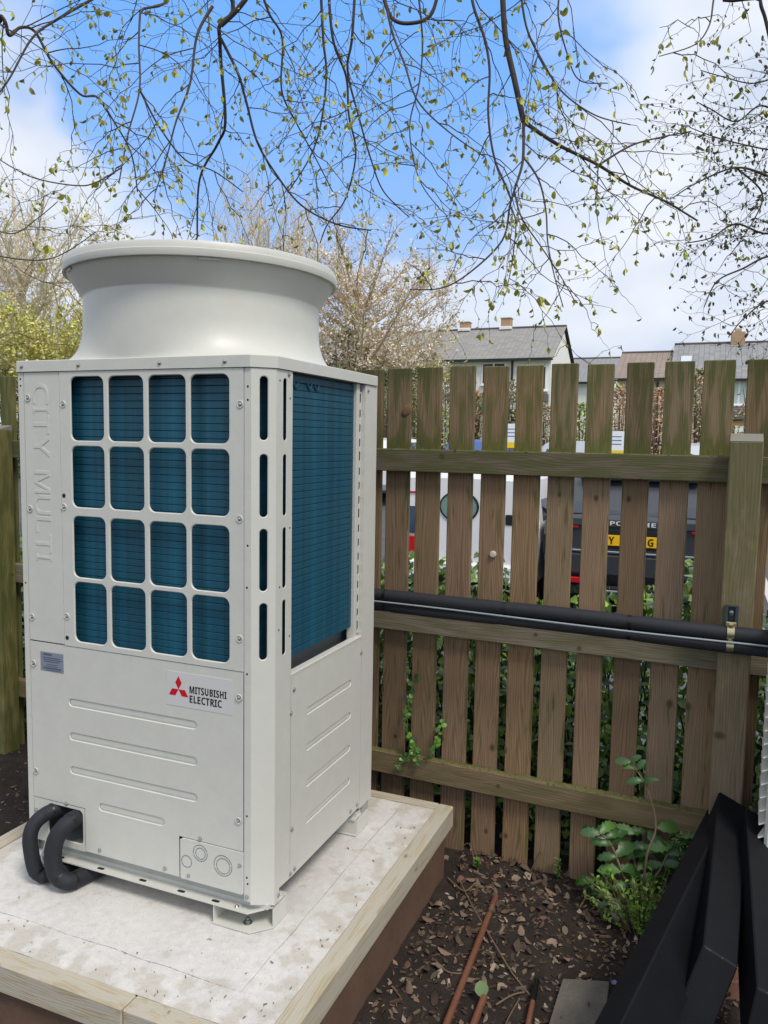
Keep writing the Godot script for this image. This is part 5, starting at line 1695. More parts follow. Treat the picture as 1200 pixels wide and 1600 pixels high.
# ---------- houses ----------
func roof_slope(t: Node3D, x0: float, x1: float, ye: float, ze: float, yr: float, zr: float, ka: Color, kb: Color, seed_: int):
	# courses of separate tiles, lapped, on one slope
	rng.seed = seed_
	var b := MB.new()
	var len := Vector2(yr - ye, zr - ze).length()
	var n := int(len / 0.22)
	var up := Vector3(0, yr - ye, zr - ze).normalized()
	var nr := Vector3.RIGHT.cross(up).normalized()
	if nr.y < 0: nr = -nr
	var cols := int((x1 - x0) / 0.24)
	for j in n:
		for i in cols:
			var w := (x1 - x0) / cols
			var x := x0 + (i + 0.5) * w
			var c := Vector3(x, ye, ze) + up * (j + 0.5) * len / n + nr * 0.03
			b.tint(ka.lerp(kb, 0.25 + 0.5 * rng.randf()))
			b.box(Transform3D(Basis(Vector3.RIGHT, nr, Vector3.RIGHT.cross(nr)) * Basis(Vector3.RIGHT, 0.05 if zr < ze else -0.05), c), Vector3(w * 0.965, 0.03, len / n * 1.02))
	var m := mat(Color.WHITE, 0.85)
	m.vertex_color_use_as_albedo = true
	var o := part("roof_tiles", b, m, t)
	tag(o, "", "", "", "stuff")
	b = MB.new()
	b.quad(Vector3(x0, ye, ze), Vector3(x1, ye, ze), Vector3(x1, yr, zr), Vector3(x0, yr, zr))
	part("roof_deck", b, mat(s255(60, 58, 56), 0.9), t)

func house(called: String, label: String, x0: float, x1: float, ze: float, depth: float, base: float, eave: float, ridge: float, wall: Material, ka: Color, kb: Color, seed_: int) -> Node3D:
	var t := thing(called, label, "house", Vector3(0, 0, 0), "houses beyond the car park")
	var zr := ze - depth / 2
	var b := MB.new()
	b.abox(Vector3(x0 + 0.15, base, ze - depth + 0.3), Vector3(x1 - 0.15, eave - 0.02, ze - 0.3))
	for x in [x0 + 0.15, x1 - 0.15]:
		b.tri(Vector3(x, eave - 0.02, ze - 0.3), Vector3(x, eave - 0.02, ze - depth + 0.3), Vector3(x, ridge - 0.12, zr))
	part("wall", b, wall, t)
	roof_slope(t, x0, x1, eave, ze, ridge, zr, ka, kb, seed_)
	roof_slope(t, x0, x1, eave, ze - depth, ridge, zr, ka, kb, seed_ + 1)
	bx("ridge", t, mat(s255(98, 94, 90), 0.9), Vector3(x0, ridge - 0.01, zr - 0.12), Vector3(x1, ridge + 0.1, zr + 0.12), 0.03)
	bx("gutter", t, mat(s255(40, 40, 42), 0.5), Vector3(x0, eave - 0.10, ze - 0.05), Vector3(x1, eave - 0.03, ze + 0.06), 0.02)
	return t

func window(t: Node3D, x: float, y: float, z: float, w: float, h: float, frame: Material, glass: Material, mullion := true):
	var f := bx("window", t, frame, Vector3(x - w / 2, y - h / 2, z), Vector3(x + w / 2, y + h / 2, z + 0.06), 0.01)
	var cols := 2 if mullion else 1
	for k in cols:
		var ww := (w - 0.08 * (cols + 1)) / cols
		var xa := x - w / 2 + 0.08 + k * (ww + 0.08)
		bx("pane", f, glass, Vector3(xa, y - h / 2 + 0.08, z + 0.04), Vector3(xa + ww, y + h / 2 - 0.08, z + 0.068), 0.0)
	bx("sill", f, frame, Vector3(x - w / 2 - 0.06, y - h / 2 - 0.07, z), Vector3(x + w / 2 + 0.06, y - h / 2 - 0.002, z + 0.14), 0.01)

func houses():
	var render := mottled(s255(226, 226, 222), s255(238, 238, 236), 201, 2.0, 0.9)
	var pink := mottled(s255(196, 180, 166), s255(212, 196, 182), 203, 2.0, 0.9)
	var stone := mottled(s255(176, 160, 138), s255(196, 182, 160), 205, 2.0, 0.9)
	var frame := mat(s255(238, 238, 238), 0.4)
	var glass := mat(s255(46, 54, 62), 0.06)
	var cur := mat(s255(190, 200, 200), 0.3)
	var brick := mottled(s255(164, 134, 104), s255(186, 158, 128), 207, 0.7, 0.9)
	var slate := Color(0.22, 0.215, 0.205)
	var slate2 := Color(0.33, 0.32, 0.305)
	# white house
	var t := house("house", "white rendered house with a grey tiled roof and two chimneys beyond the fence", -20.0, -5.55, -36.0, 7.0, 0.2, 5.42, 7.36, render, slate, slate2, 301)
	for q in [[-11.0, 0.5], [-8.72, 0.62]]:
		var c := bx("chimney", t, brick, Vector3(q[0] - 0.26, 7.1, -39.75), Vector3(q[0] + 0.26, 7.26 + q[1], -39.25), 0.02)
		bx("chimney_cap", c, stone, Vector3(q[0] - 0.30, 7.261 + q[1], -39.79), Vector3(q[0] + 0.30, 7.32 + q[1], -39.21), 0.02)
		bx("flashing", c, frame, Vector3(q[0] - 0.33, 7.30, -39.85), Vector3(q[0] + 0.33, 7.46, -39.15), 0.02)
	var zf := -36.3
	window(t, pz(772, 570, zf).x, 4.75, zf, 1.25, 1.1, frame, glass)
	window(t, pz(712, 575, zf).x, 4.7, zf, 0.9, 1.1, frame, glass)
	window(t, pz(823, 566, zf).x, 5.05, zf, 0.6, 0.26, frame, glass, false)
	window(t, pz(848, 575, zf).x, 4.5, zf, 0.45, 1.2, frame, glass, false)
	window(t, pz(800, 620, zf).x, 2.6, zf, 1.3, 1.5, frame, glass)
	window(t, -15.5, 4.6, zf, 2.0, 1.2, frame, glass)
	var xd := pz(801, 565, zf).x
	bx("downpipe", t, mat(s255(44, 44, 46), 0.5), Vector3(xd - 0.05, 0.2, zf), Vector3(xd + 0.05, 5.35, zf + 0.1), 0.02)
	bx("canopy", t, mat(s255(96, 92, 90), 0.9), Vector3(-11.5, 3.28, zf), Vector3(-5.75, 3.75, zf + 1.1), 0.05)
	bx("fascia", t, mat(s255(178, 188, 198), 0.5), Vector3(-11.5, 2.95, zf + 0.95), Vector3(-5.75, 3.275, zf + 1.05), 0.01)
	for x in [-10.4, -6.3]:
		bx("garage_door", t, mat(s255(196, 210, 196), 0.5), Vector3(x - 0.55, 0.2, zf), Vector3(x + 0.55, 2.5, zf + 0.06), 0.02)
	# grey roofed house between
	t = house("house", "house with a plain slate roof showing between the white and the brown-roofed houses", -7.2, -3.66, -46.0, 7.0, 0.2, 5.0, 6.72, render, Color(0.22, 0.225, 0.235), Color(0.28, 0.285, 0.295), 311)
	window(t, -4.6, 3.9, -46.3, 0.9, 1.1, frame, glass)
	# brown roof
	t = house("house", "low house with a brown tiled roof and a pinkish wall beyond the fence", -2.95, -0.36, -38.0, 7.0, 0.2, 4.54, 6.13, pink, Color(0.235, 0.19, 0.16), Color(0.32, 0.255, 0.215), 321)
	bx("downpipe", t, mat(s255(44, 44, 46), 0.5), Vector3(-0.95, 0.2, -38.3), Vector3(-0.85, 4.4, -38.2), 0.02)
	window(t, -1.9, 3.6, -38.3, 0.9, 1.0, frame, glass)
	# grey roof, right
	t = house("house", "long house with a dark grey tiled roof, roof light and chimney", -0.355, 12.0, -38.0, 7.0, 0.2, 4.46, 6.5, pink, Color(0.20, 0.20, 0.205), Color(0.33, 0.33, 0.335), 331)
	var cx := pz(1153, 530, -41.5).x
	var c2 := bx("chimney", t, brick, Vector3(cx - 0.33, 6.2, -41.8), Vector3(cx + 0.33, 7.05, -41.2), 0.02)
	bx("chimney_pot", c2, stone, Vector3(cx - 0.16, 7.051, -41.66), Vector3(cx + 0.16, 7.25, -41.34), 0.05)
	var sk := pz(1073, 549, -39.8)
	var slope := atan2(6.5 - 4.46, 3.5)
	var bs := MB.new()
	bs.box(Transform3D(Basis(Vector3.RIGHT, slope), Vector3(sk.x, 4.46 + (1.8 / 3.5) * 2.04 + 0.08, -39.8)), Vector3(0.5, 0.08, 0.7), 0.01)
	part("roof_light", bs, mat(s255(196, 206, 214), 0.2), t)
	window(t, 2.72, 3.86, -38.3, 1.1, 1.15, frame, cur)
	window(t, 5.6, 3.86, -38.3, 1.1, 1.15, frame, cur)
	bx("porch_roof", t, mat(s255(96, 96, 100), 0.8), Vector3(1.9, 2.55, -38.3), Vector3(4.4, 3.1, -37.1), 0.04)
	bx("porch", t, mat(s255(196, 150, 104), 0.6), Vector3(2.1, 0.2, -38.3), Vector3(4.2, 2.54, -37.3), 0.02)
	bx("porch_window", t, frame, Vector3(2.6, 1.2, -37.3), Vector3(3.0, 2.3, -37.24), 0.01)

# ---------- shrubs and trees beyond ----------
func shrub(called: String, label: String, x: float, z: float, base: float, h: float, w: float, kols: Array, n: int, seed_: int, leaf := 0.09):
	rng.seed = seed_
	var t := thing(called, label, "shrub", Vector3(x, base, z), "shrubs beyond the car park")
	var bs := MB.new()
	for k in 22:
		var a := rng.randf() * TAU
		var tip := Vector3(cos(a) * w * 0.5 * rng.randf(), h * rng.randf_range(0.6, 0.95), sin(a) * w * 0.35 * rng.randf())
		bs.tube(PackedVector3Array([Vector3(tip.x * 0.25, 0, tip.z * 0.2), Vector3(tip.x * 0.6, tip.y * 0.55, tip.z * 0.6), tip]), PackedFloat32Array([0.03, 0.02, 0.008]), 5, false)
	part("stems", bs, mat(s255(92, 76, 60), 0.9), t)
	var b := MB.new()
	for i in n:
		var a := rng.randf() * TAU
		var y := rng.randf()
		var rad := sqrt(rng.randf()) * sin(PI * clampf(0.15 + y * 0.8, 0, 1)) * (0.85 + 0.25 * sin(a * 3.0 + y * 9.0))
		var p := Vector3(cos(a) * rad * w * 0.5, h * (0.04 + 0.96 * y), sin(a) * rad * w * 0.4)
		var k: Color = kols[rng.randi() % kols.size()]
		b.tint(k * rng.randf_range(0.8, 1.2))
		leaf_add(b, Transform3D(Basis.from_euler(Vector3(rng.randf_range(-1.5, 1.5), rng.randf() * TAU, rng.randf() * TAU)), p), leaf * rng.randf_range(0.7, 1.3), leaf * 0.65, 0.3, 0.2, 2)
	var m := leaf_mat(s255(120, 120, 60), 0.7, true)
	tag(part("foliage", b, m, t), "", "", "", "stuff")

# an open-crowned tree in early spring: trunk, limbs, a haze of fine twigs and small blossoms
func spring_tree(called: String, label: String, at: Vector3, h: float, w: float, limbs: int, bark: Color, kols: Array, n_bloom: int, bloom: float, seed_: int, up := 0.5):
	rng.seed = seed_
	var t := thing(called, label, "tree", at, "trees in blossom beyond the fence")
	var bm := mat(bark, 0.9)
	var b := MB.new()
	var top := Vector3(rng.randf_range(-0.05, 0.05) * h, h * 0.95, 0)
	b.tube(catmull([Vector3.ZERO, Vector3(0.03 * h, h * 0.25, 0), Vector3(-0.01 * h, h * 0.6, 0), top], 4), PackedFloat32Array(range(13).map(func(i): return lerpf(0.020 * h, 0.003 * h, i / 12.0))), 8, false)
	part("trunk", b, bm, t)
	var tips := []
	var tw := MB.new()
	for i in limbs:
		var f := 0.14 + 0.74 * float(i) / limbs
		var a := i * 2.4 + rng.randf_range(-0.4, 0.4)
		var out := w * 0.5 * sin(PI * clampf(0.2 + f * 0.72, 0, 1)) * rng.randf_range(0.75, 1.1)
		var p0 := Vector3(0, h * f * 0.75, 0)
		var p2 := Vector3(cos(a) * out, p0.y + out * up * 1.3 + h * 0.06, sin(a) * out)
		var p1 := p0.lerp(p2, 0.45) + Vector3(0, -0.02 * h, 0)
		var cv := catmull([p0, p1, p2], 6)
		b = MB.new()
		var rr := PackedFloat32Array()
		for k in cv.size(): rr.append(lerpf(0.0075 * h, 0.0012 * h, float(k) / cv.size()))
		b.tube(cv, rr, 5, false)
		part("limb", b, bm, t)
		for k in range(2, cv.size()):
			for s in 2:
				var d := (cv[k] - cv[k - 1]).normalized() * 0.7 + Vector3(rng.randfn(), rng.randfn() * 0.6 + up * 0.9, rng.randfn()) * 0.55
				var L := rng.randf_range(0.06, 0.14) * h
				var q := cv[k] + d.normalized() * L
				var mid := cv[k].lerp(q, 0.5) + Vector3(rng.randfn(), rng.randfn(), rng.randfn()) * L * 0.06
				tw.tube(PackedVector3Array([cv[k], mid, q]), PackedFloat32Array([0.0016 * h, 0.0012 * h, 0.0006 * h]), 3, false)
				tips.append([cv[k], q])
				for s2 in 4:
					var o := cv[k].lerp(q, rng.randf_range(0.3, 1.0))
					var q2 := o + (d.normalized() * 0.6 + Vector3(rng.randfn(), rng.randfn() + up * 0.7, rng.randfn()) * 0.6).normalized() * L * rng.randf_range(0.35, 0.65)
					tw.tube(PackedVector3Array([o, o.lerp(q2, 0.5) + Vector3(rng.randfn(), rng.randfn(), rng.randfn()) * L * 0.03, q2]), PackedFloat32Array([0.0010 * h, 0.0008 * h, 0.0005 * h]), 3, false)
					tips.append([o, q2])
	tag(part("twigs", tw, bm, t), "", "", "", "stuff")
	var fb := MB.new()
	for i in n_bloom:
		var e = tips[rng.randi() % tips.size()]
		var p: Vector3 = e[0].lerp(e[1], rng.randf_range(0.2, 1.05)) + Vector3(rng.randfn(), rng.randfn(), rng.randfn()) * 0.05
		fb.tint((kols[rng.randi() % kols.size()] as Color) * rng.randf_range(0.75, 1.15))
		leaf_add(fb, Transform3D(Basis.from_euler(Vector3(rng.randf() * TAU, rng.randf() * TAU, rng.randf() * TAU)), p), bloom * rng.randf_range(0.6, 1.3), bloom * 0.8, 0.3, 0.3, 2)
	tag(part("crown", fb, leaf_mat(s255(200, 190, 150), 0.8, true), t), "", "", "", "stuff")

func backdrop_plants():
	var pinkish := Color(0.62, 0.48, 0.40); var brown := Color(0.36, 0.27, 0.18); var orange := Color(0.58, 0.32, 0.14)
	var green := Color(0.13, 0.22, 0.06); var lime := Color(0.42, 0.48, 0.09); var dark := Color(0.03, 0.06, 0.025); var straw := Color(0.45, 0.40, 0.28)
	var list := [
		["shrub", "dark green bush beyond the car park beside the outdoor unit", 600, -19.5, 3.2, 2.2, [green, dark], 1500],
		["shrub", "dark ivy-green bush between the car park and the blossom tree", 652, -20.5, 3.4, 2.0, [straw, dark, green], 1500],
		["shrub", "yellow-flowering bush in front of the white house's end", 697, -21.0, 3.3, 2.4, [brown, lime, lime, straw], 2200],
		["shrub", "brown bush with orange flowers by the turquoise sign", 742, -21.5, 2.7, 1.8, [brown, brown, orange], 1300],
		["shrub", "pale flowering bush behind the white notice", 797, -21.0, 3.0, 1.9, [green, straw, straw], 1400],
		["shrub", "dry brown bush beside the pale garage door", 850, -21.0, 2.3, 1.9, [brown, straw, brown], 1400],
		["shrub", "bright green bush under the grey-roofed house", 908, -20.5, 2.3, 1.9, [green, lime], 1500],
		["shrub", "copper and pink beech bush under the brown roof's gable", 968, -20.5, 2.75, 2.2, [straw, brown, orange, pinkish], 2400],
		["shrub", "tall copper beech bush under the brown roof's downpipe", 1027, -20.5, 2.7, 2.0, [pinkish, brown, orange, orange], 2200],
		["shrub", "green-topped bush with copper leaves against the dark grey roof", 1091, -20.5, 3.2, 2.0, [pinkish, orange, green, green], 2400],
		["shrub", "mixed brown bush beside the wooden porch", 1190, -21.0, 2.8, 2.6, [brown, green, orange], 1500],
	]
	var i := 0
	for q in list:
		var p := pz(q[2], 690, q[3])
		shrub(q[0], q[1], p.x, q[3], 0.2, q[4], q[5], q[6], q[7], 700 + i)
		i += 1
	# blossom tree right of the duct, a bare poplar-like one behind it, the yellow-green tree and the bare white one at the left
	var pinkw := [Color(0.85, 0.74, 0.68), Color(0.88, 0.80, 0.73), Color(0.78, 0.68, 0.54), Color(0.74, 0.66, 0.44), Color(0.84, 0.73, 0.67)]
	var c := pz(560, 600, -22.0)
	spring_tree("blossom_tree", "pink-white blossoming tree standing behind the duct's far side", Vector3(c.x, 0.2, -22), 9.0, 6.4, 34, s255(200, 182, 152), pinkw, 13000, 0.10, 41, 0.45)
	c = pz(628, 600, -24.0)
	spring_tree("blossom_tree", "low cream-blossomed tree overlapping the white house's roof", Vector3(c.x, 0.2, -24), 5.2, 3.8, 24, s255(206, 190, 158), [Color(0.66, 0.60, 0.42), Color(0.74, 0.68, 0.50), Color(0.62, 0.57, 0.34)], 11000, 0.10, 42, 0.4)
	c = pz(425, 600, -27.0)
	spring_tree("bare_tree", "tall slender bare tree rising behind the fan duct", Vector3(c.x, 0.2, -27), 11.2, 4.6, 28, s255(222, 210, 190), [Color(0.7, 0.62, 0.48), Color(0.76, 0.68, 0.56)], 2600, 0.07, 43, 1.5)
	c = pz(330, 600, -28.0)
	spring_tree("bare_tree", "second slender bare tree behind the fan duct", Vector3(c.x, 0.2, -28), 8.6, 4.2, 22, s255(222, 210, 192), [Color(0.7, 0.62, 0.48), Color(0.76, 0.68, 0.56)], 1500, 0.07, 44, 1.3)
	c = pz(40, 600, -19.0)
	spring_tree("blossom_tree", "tall white-blossomed bare tree at the fence's far end beside the unit", Vector3(c.x, 0.2, -19), 10.4, 6.4, 34, s255(212, 200, 178), [Color(0.84, 0.79, 0.72), Color(0.78, 0.72, 0.58), Color(0.72, 0.68, 0.40)], 8000, 0.09, 45, 0.7)
	c = pz(85, 600, -17.6)
	spring_tree("spring_tree", "bushy yellow-green tree in young leaf behind the outdoor unit", Vector3(c.x, 0.2, -17.6), 5.9, 6.0, 34, s255(190, 176, 120), [Color(0.72, 0.68, 0.14), Color(0.60, 0.62, 0.14), Color(0.78, 0.72, 0.28), Color(0.78, 0.74, 0.46), Color(0.42, 0.48, 0.10)], 15000, 0.105, 46, 0.45)
	c = pz(-90, 600, -20.0)
	spring_tree("spring_tree", "yellow-green tree in young leaf beyond the fence's left end", Vector3(c.x, 0.2, -20), 5.6, 6.4, 26, s255(190, 176, 130), [Color(0.62, 0.58, 0.18), Color(0.50, 0.52, 0.14), Color(0.72, 0.66, 0.40)], 16000, 0.13, 47, 0.4)
	shrub("shrub", "dark evergreen bush behind the left corner of the unit", pz(10, 600, -17.0).x, -17.0, -0.1, 3.6, 2.6, [dark, green, straw], 2600, 760)
	shrub("shrub", "green bush behind the unit under the yellow-green tree", pz(105, 600, -18.5).x, -18.5, 0.0, 4.2, 2.6, [dark, green, lime], 2600, 761)
	shrub("shrub", "dark bush filling the gap under the blossom tree", pz(540, 600, -20.5).x, -20.5, 0.2, 4.6, 3.4, [dark, brown, green, pinkish], 3000, 762)

# ---------- overhanging trees ----------
var leaves_list := []
var prune_origin := Vector3.ZERO
func branch(b: MB, p: PackedVector3Array, r0: float, r1: float, sides: int):
	var rr := PackedFloat32Array()
	for i in p.size(): rr.append(lerpf(r0, r1, pow(float(i) / (p.size() - 1), 0.8)))
	b.tube(p, rr, sides, true)

# a zigzag shoot from o along d, bending down, returns its points
func shoot(o: Vector3, d: Vector3, L: float, n: int, wig: float, sag: float) -> PackedVector3Array:
	var p := PackedVector3Array([o])
	var dir := d.normalized()
	var side := dir.cross(Vector3(rng.randfn(), rng.randfn(), rng.randfn())).normalized()
	for i in n:
		dir = (dir + side * wig * (1.0 if i % 2 == 0 else -1.0) + Vector3(rng.randfn(), rng.randfn(), rng.randfn()) * wig * 0.5 + Vector3(0, -sag, 0)).normalized()
		p.append(p[i] + dir * L / n)
	return p

func add_leaf(o: Vector3, size: float, kind: int):
	leaves_list.append([o, size, kind, rng.randf(), rng.randf() * TAU])

func overhead(called: String, label: String, trunk_pts: Array, trunk_r: float, mains: Array, seed_: int, bark: Color, leaf_cols: Array, leaf_size: float, l2_gap: float, l2_len: Vector2, l3_gap: float, l3_len: Vector2, leaf_prob: float, sag: float, thin: float):
	rng.seed = seed_
	leaves_list = []
	prune_origin = trunk_pts[0]
	var t := thing(called, label, "tree", trunk_pts[0], "")
	var o: Vector3 = trunk_pts[0]
	var bm := mottled(bark.darkened(0.25), bark.lightened(0.15), seed_, 0.3, 0.9, 0.15)
	var b := MB.new()
	var tp := []
	for p in trunk_pts: tp.append(p - o)
	branch(b, catmull(tp, 6), trunk_r, trunk_r * 0.35, 14)
	part("trunk", b, bm, t)
	var fine := MB.new()
	for m in mains:
		# m: pixel points, depth at start and end, start and end radius in pixels, twigginess
		var pp := []
		var np: int = m[0].size()
		for i in np:
			var f := float(i) / maxf(np - 1, 1)
			pp.append(px(m[0][i][0], m[0][i][1], lerpf(m[1], m[2], f)) - o)
		if m.size() > 6:
			for k in range(m[6].size() - 1, -1, -1): pp.push_front(m[6][k] - o)
		var cv := catmull(pp, 7)
		var r0: float = m[3] * 0.58 * m[1] / FPX
		var r1: float = m[4] * 0.7 * m[2] / FPX
		b = MB.new()
		branch(b, cv, r0, r1, 8)
		part("limb", b, bm, t)
		var run := 0.0
		var next := l2_gap * rng.randf()
		var count := 0
		for i in range(1, cv.size()):
			run += cv[i].distance_to(cv[i - 1])
			while run > next:
				next += l2_gap * rng.randf_range(0.6, 1.4) / m[5]
				var f := float(i) / cv.size()
				var dir := (cv[i] - cv[i - 1]).normalized()
				var s := 1.0 if count % 2 == 0 else -1.0
				count += 1
				var out := (dir * 0.75 + cam_basis.x * s * rng.randf_range(0.5, 1.3) + Vector3(rng.randfn() * 0.35, rng.randfn() * 0.35 - 0.05, rng.randfn() * 0.45)).normalized()
				var L2 := rng.randf_range(l2_len.x, l2_len.y) * (1.15 - 0.5 * f)
				var sh := shoot(cv[i], out, L2, 9, 0.30, sag)
				branch(fine, sh, minf(0.0036, r0 * 0.6) * thin, 0.0012 * thin, 5)
				_twigs(fine, sh, l3_gap, l3_len, leaf_prob, sag, leaf_size, thin)
		_twigs(fine, PackedVector3Array([cv[-4], cv[-3], cv[-2], cv[-1]]), l3_gap, l3_len, leaf_prob, sag, leaf_size, thin)
	tag(part("twigs", fine, bm, t), "", "", "", "stuff")
	# leaves: the 300 that show largest one by one, the rest joined
	var ranked := []
	for i in leaves_list.size():
		var q := to_px(leaves_list[i][0] + o)
		var inside := q.z > 0.3 and q.x > -20 and q.x < 1220 and q.y > -20 and q.y < 700
		ranked.append([leaves_list[i][1] / maxf(q.z, 0.1) if inside else 0.0, i])
	ranked.sort_custom(func(a, c): return a[0] > c[0])
	var shapes := []
	var lms := []
	for k in 3:
		var lb := MB.new()
		leaf_add(lb, Transform3D(), 1.0, 0.62, [0.9, 0.4, 1.3][k], [0.55, 0.8, 0.35][k], 5, 0.10)
		shapes.append(lb.mesh())
	for k in leaf_cols: lms.append(leaf_mat((k as Color).linear_to_srgb(), 0.5))
	var rest := MB.new()
	for n in ranked.size():
		var lf = leaves_list[ranked[n][1]]
		var vary: float = lf[3]
		var down := Vector3(cos(lf[4]) * 0.45, -1.0 + 0.5 * sin(lf[4] * 3.0), sin(lf[4]) * 0.45).normalized()
		var x := down.cross(Vector3(cos(lf[4] * 2.0 + 1.0), 0.2, sin(lf[4] * 2.0 + 1.0))).normalized()
		var bs := Basis(x, down, x.cross(down)).scaled_local(Vector3.ONE * lf[1])
		var ci := int(vary * 997.0) % leaf_cols.size()
		if n < 300:
			put("leaf", shapes[n % 3], lms[ci], t, Transform3D(bs, lf[0]))
		else:
			rest.tint((leaf_cols[ci] as Color) * (0.8 + 0.4 * vary))
			leaf_add(rest, Transform3D(bs, lf[0]), 1.0, 0.62, 0.9, 0.55, 3)
	tag(part("foliage", rest, leaf_mat(s255(150, 160, 70), 0.5, true), t), "", "", "", "stuff")
	print(called, " leaves ", ranked.size())

func _twigs(fine: MB, sh: PackedVector3Array, gap: float, len: Vector2, prob: float, sag: float, ls: float, thin: float):
	var run := 0.0
	var next := gap * rng.randf_range(0.4, 1.0)
	for i in range(1, sh.size()):
		run += sh[i].distance_to(sh[i - 1])
		while run > next:
			next += gap * rng.randf_range(0.6, 1.5)
			var dir := (sh[i] - sh[i - 1]).normalized()
			var out := (dir * 0.7 + Vector3(rng.randfn(), rng.randfn() * 0.7 - 0.1, rng.randfn()) * 0.7).normalized()
			var L := rng.randf_range(len.x, len.y)
			var q := to_px(sh[i] + prune_origin)
			if q.z < 3.0 and q.x > 96 and q.x < 620 and q.y > 330: continue
			var tw := shoot(sh[i], out, L, 6, 0.36, sag * 1.2)
			branch(fine, tw, 0.0017 * thin, 0.0008 * thin, 4)
			for j in range(1, tw.size()):
				if rng.randf() < prob * 0.8:
					for k in (1 + rng.randi() % 2): add_leaf(tw[j], ls * rng.randf_range(0.4, 0.95), 0)
			if rng.randf() < 0.85:
				for k in (2 if rng.randf() < 0.5 else 1): add_leaf(tw[-1], ls * rng.randf_range(0.7, 1.45), 0)

func overhanging_trees():
	var P0 := [Vector3(-3.4, -0.32, 3.6), Vector3(-3.3, 1.4, 3.5), Vector3(-3.0, 3.2, 3.1), Vector3(-2.5, 4.8, 2.3), Vector3(-2.0, 5.9, 1.2)]
	var J := Vector3(-2.3, 5.3, 1.8)   # where the limbs leave the trunk
	var mains := [
		[[[330, -60], [342, 45], [345, 95], [352, 190], [340, 225], [312, 280], [308, 372]], 3.9, 4.6, 8.0, 2.0, 1.0, [J, Vector3(-1.8, 5.0, -0.3)]],
		[[[345, 60], [372, 115], [385, 160], [402, 222], [430, 270], [470, 320], [525, 350], [580, 360]], 3.95, 4.3, 4.5, 1.6, 1.0],
		[[[345, 40], [375, 10], [400, -30], [420, -90]], 3.9, 3.8, 6.5, 6.0, 0.3],
		[[[332, 10], [308, 55], [297, 130], [275, 190], [262, 240], [243, 300]], 3.85, 3.7, 4.5, 1.2, 1.0],
		[[[225, -60], [219, 20], [217, 70], [218, 140], [200, 210], [186, 285]], 3.7, 3.4, 5.0, 1.4, 1.0, [J, Vector3(-1.9, 4.6, 0.2)]],
		[[[218, 140], [250, 200], [290, 250], [335, 268], [380, 300]], 3.65, 3.9, 3.0, 1.2, 1.0],
		[[[-60, -20], [2, 25], [14, 55], [32, 43], [55, 50], [82, 98], [125, 147], [152, 152], [178, 190], [205, 240], [215, 300]], 3.3, 3.8, 6.5, 1.4, 1.1, [J, Vector3(-2.1, 4.3, 0.6)]],
		[[[-40, 190], [10, 130], [50, 60], [90, 30], [160, -10]], 3.2, 3.6, 2.0, 3.0, 1.0],
		[[[400, -40], [420, 20], [441, 60], [440, 140], [462, 190], [492, 245], [520, 300]], 3.9, 4.3, 4.0, 1.2, 1.1],
		[[[500, -40], [505, 60], [510, 120], [500, 200], [482, 250], [450, 300]], 4.0, 4.2, 4.5, 1.2, 1.1],
		[[[512, -40], [520, 60], [541, 120], [545, 180], [556, 240], [540, 310], [512, 350], [500, 380]], 4.05, 4.4, 4.5, 1.2, 1.1],
		[[[556, -40], [550, 60], [543, 110], [560, 180], [580, 250], [600, 300], [640, 340]], 4.1, 4.4, 4.5, 1.2, 1.0],
		[[[780, -80], [785, -10], [790, 60], [805, 130], [818, 190]], 3.6, 3.7, 8.0, 6.5, 0.7, [J, Vector3(-1.4, 5.2, -0.2), Vector3(-0.2, 4.9, -0.9)]],
		[[[818, 190], [870, 225], [935, 258], [985, 290], [1040, 315], [1090, 345]], 3.7, 3.9, 6.0, 2.0, 1.2],
		[[[935, 258], [985, 228], [1030, 215], [1080, 205]], 3.75, 3.9, 3.2, 1.2, 1.0],
		[[[818, 190], [817, 250], [806, 290], [797, 320], [785, 375], [735, 425], [690, 450], [640, 452]], 3.7, 3.4, 4.5, 1.3, 0.9],
		[[[818, 245], [842, 282], [853, 330], [856, 380], [866, 430], [880, 480]], 3.7, 3.5, 3.2, 1.2, 1.0],
		[[[804, 300], [815, 340], [845, 385], [875, 430], [898, 470]], 3.65, 3.5, 2.6, 1.0, 0.9],
		[[[797, 320], [806, 350], [800, 410], [790, 460]], 3.6, 3.5, 2.2, 1.0, 0.9],
		[[[730, -50], [740, 10], [757, 60], [765, 110], [763, 180], [772, 245], [790, 290], [800, 315]], 3.55, 3.6, 4.5, 2.0, 1.1],
		[[[595, -50], [610, 40], [632, 100], [653, 158], [700, 205], [757, 245]], 3.8, 3.5, 4.0, 1.2, 1.0],
		[[[595, -20], [612, 28], [645, 36], [675, 20], [690, -40]], 3.8, 3.8, 5.0, 4.0, 0.6],
		[[[810, -50], [822, 40], [850, 100], [880, 145], [930, 180], [985, 195]], 3.5, 3.6, 3.5, 1.2, 1.1],
		[[[880, -50], [872, 20], [885, 80], [905, 125], [950, 130]], 3.45, 3.5, 3.0, 1.0, 1.1],
		[[[650, -40], [660, 60], [655, 130], [640, 200], [655, 280], [690, 330]], 3.9, 3.7, 3.0, 1.0, 1.1],
		[[[1125, -50], [1115, 0], [1108, 40], [1085, 70], [1030, 88]], 3.2, 3.0, 3.2, 1.0, 0.6],
		[[[-30, 395], [30, 405], [75, 405], [110, 390], [150, 362]], 2.5, 2.4, 2.0, 1.0, 0.5],
		[[[-30, 230], [20, 262], [60, 280], [120, 290], [150, 285], [190, 262]], 3.0, 3.4, 1.4, 1.6, 0.7],
		[[[-30, 350], [20, 365], [60, 340], [90, 315]], 3.0, 3.2, 1.8, 1.0, 0.6],
		[[[-20, 540], [20, 520], [50, 530]], 2.9, 3.0, 1.4, 0.8, 0.4],
	]
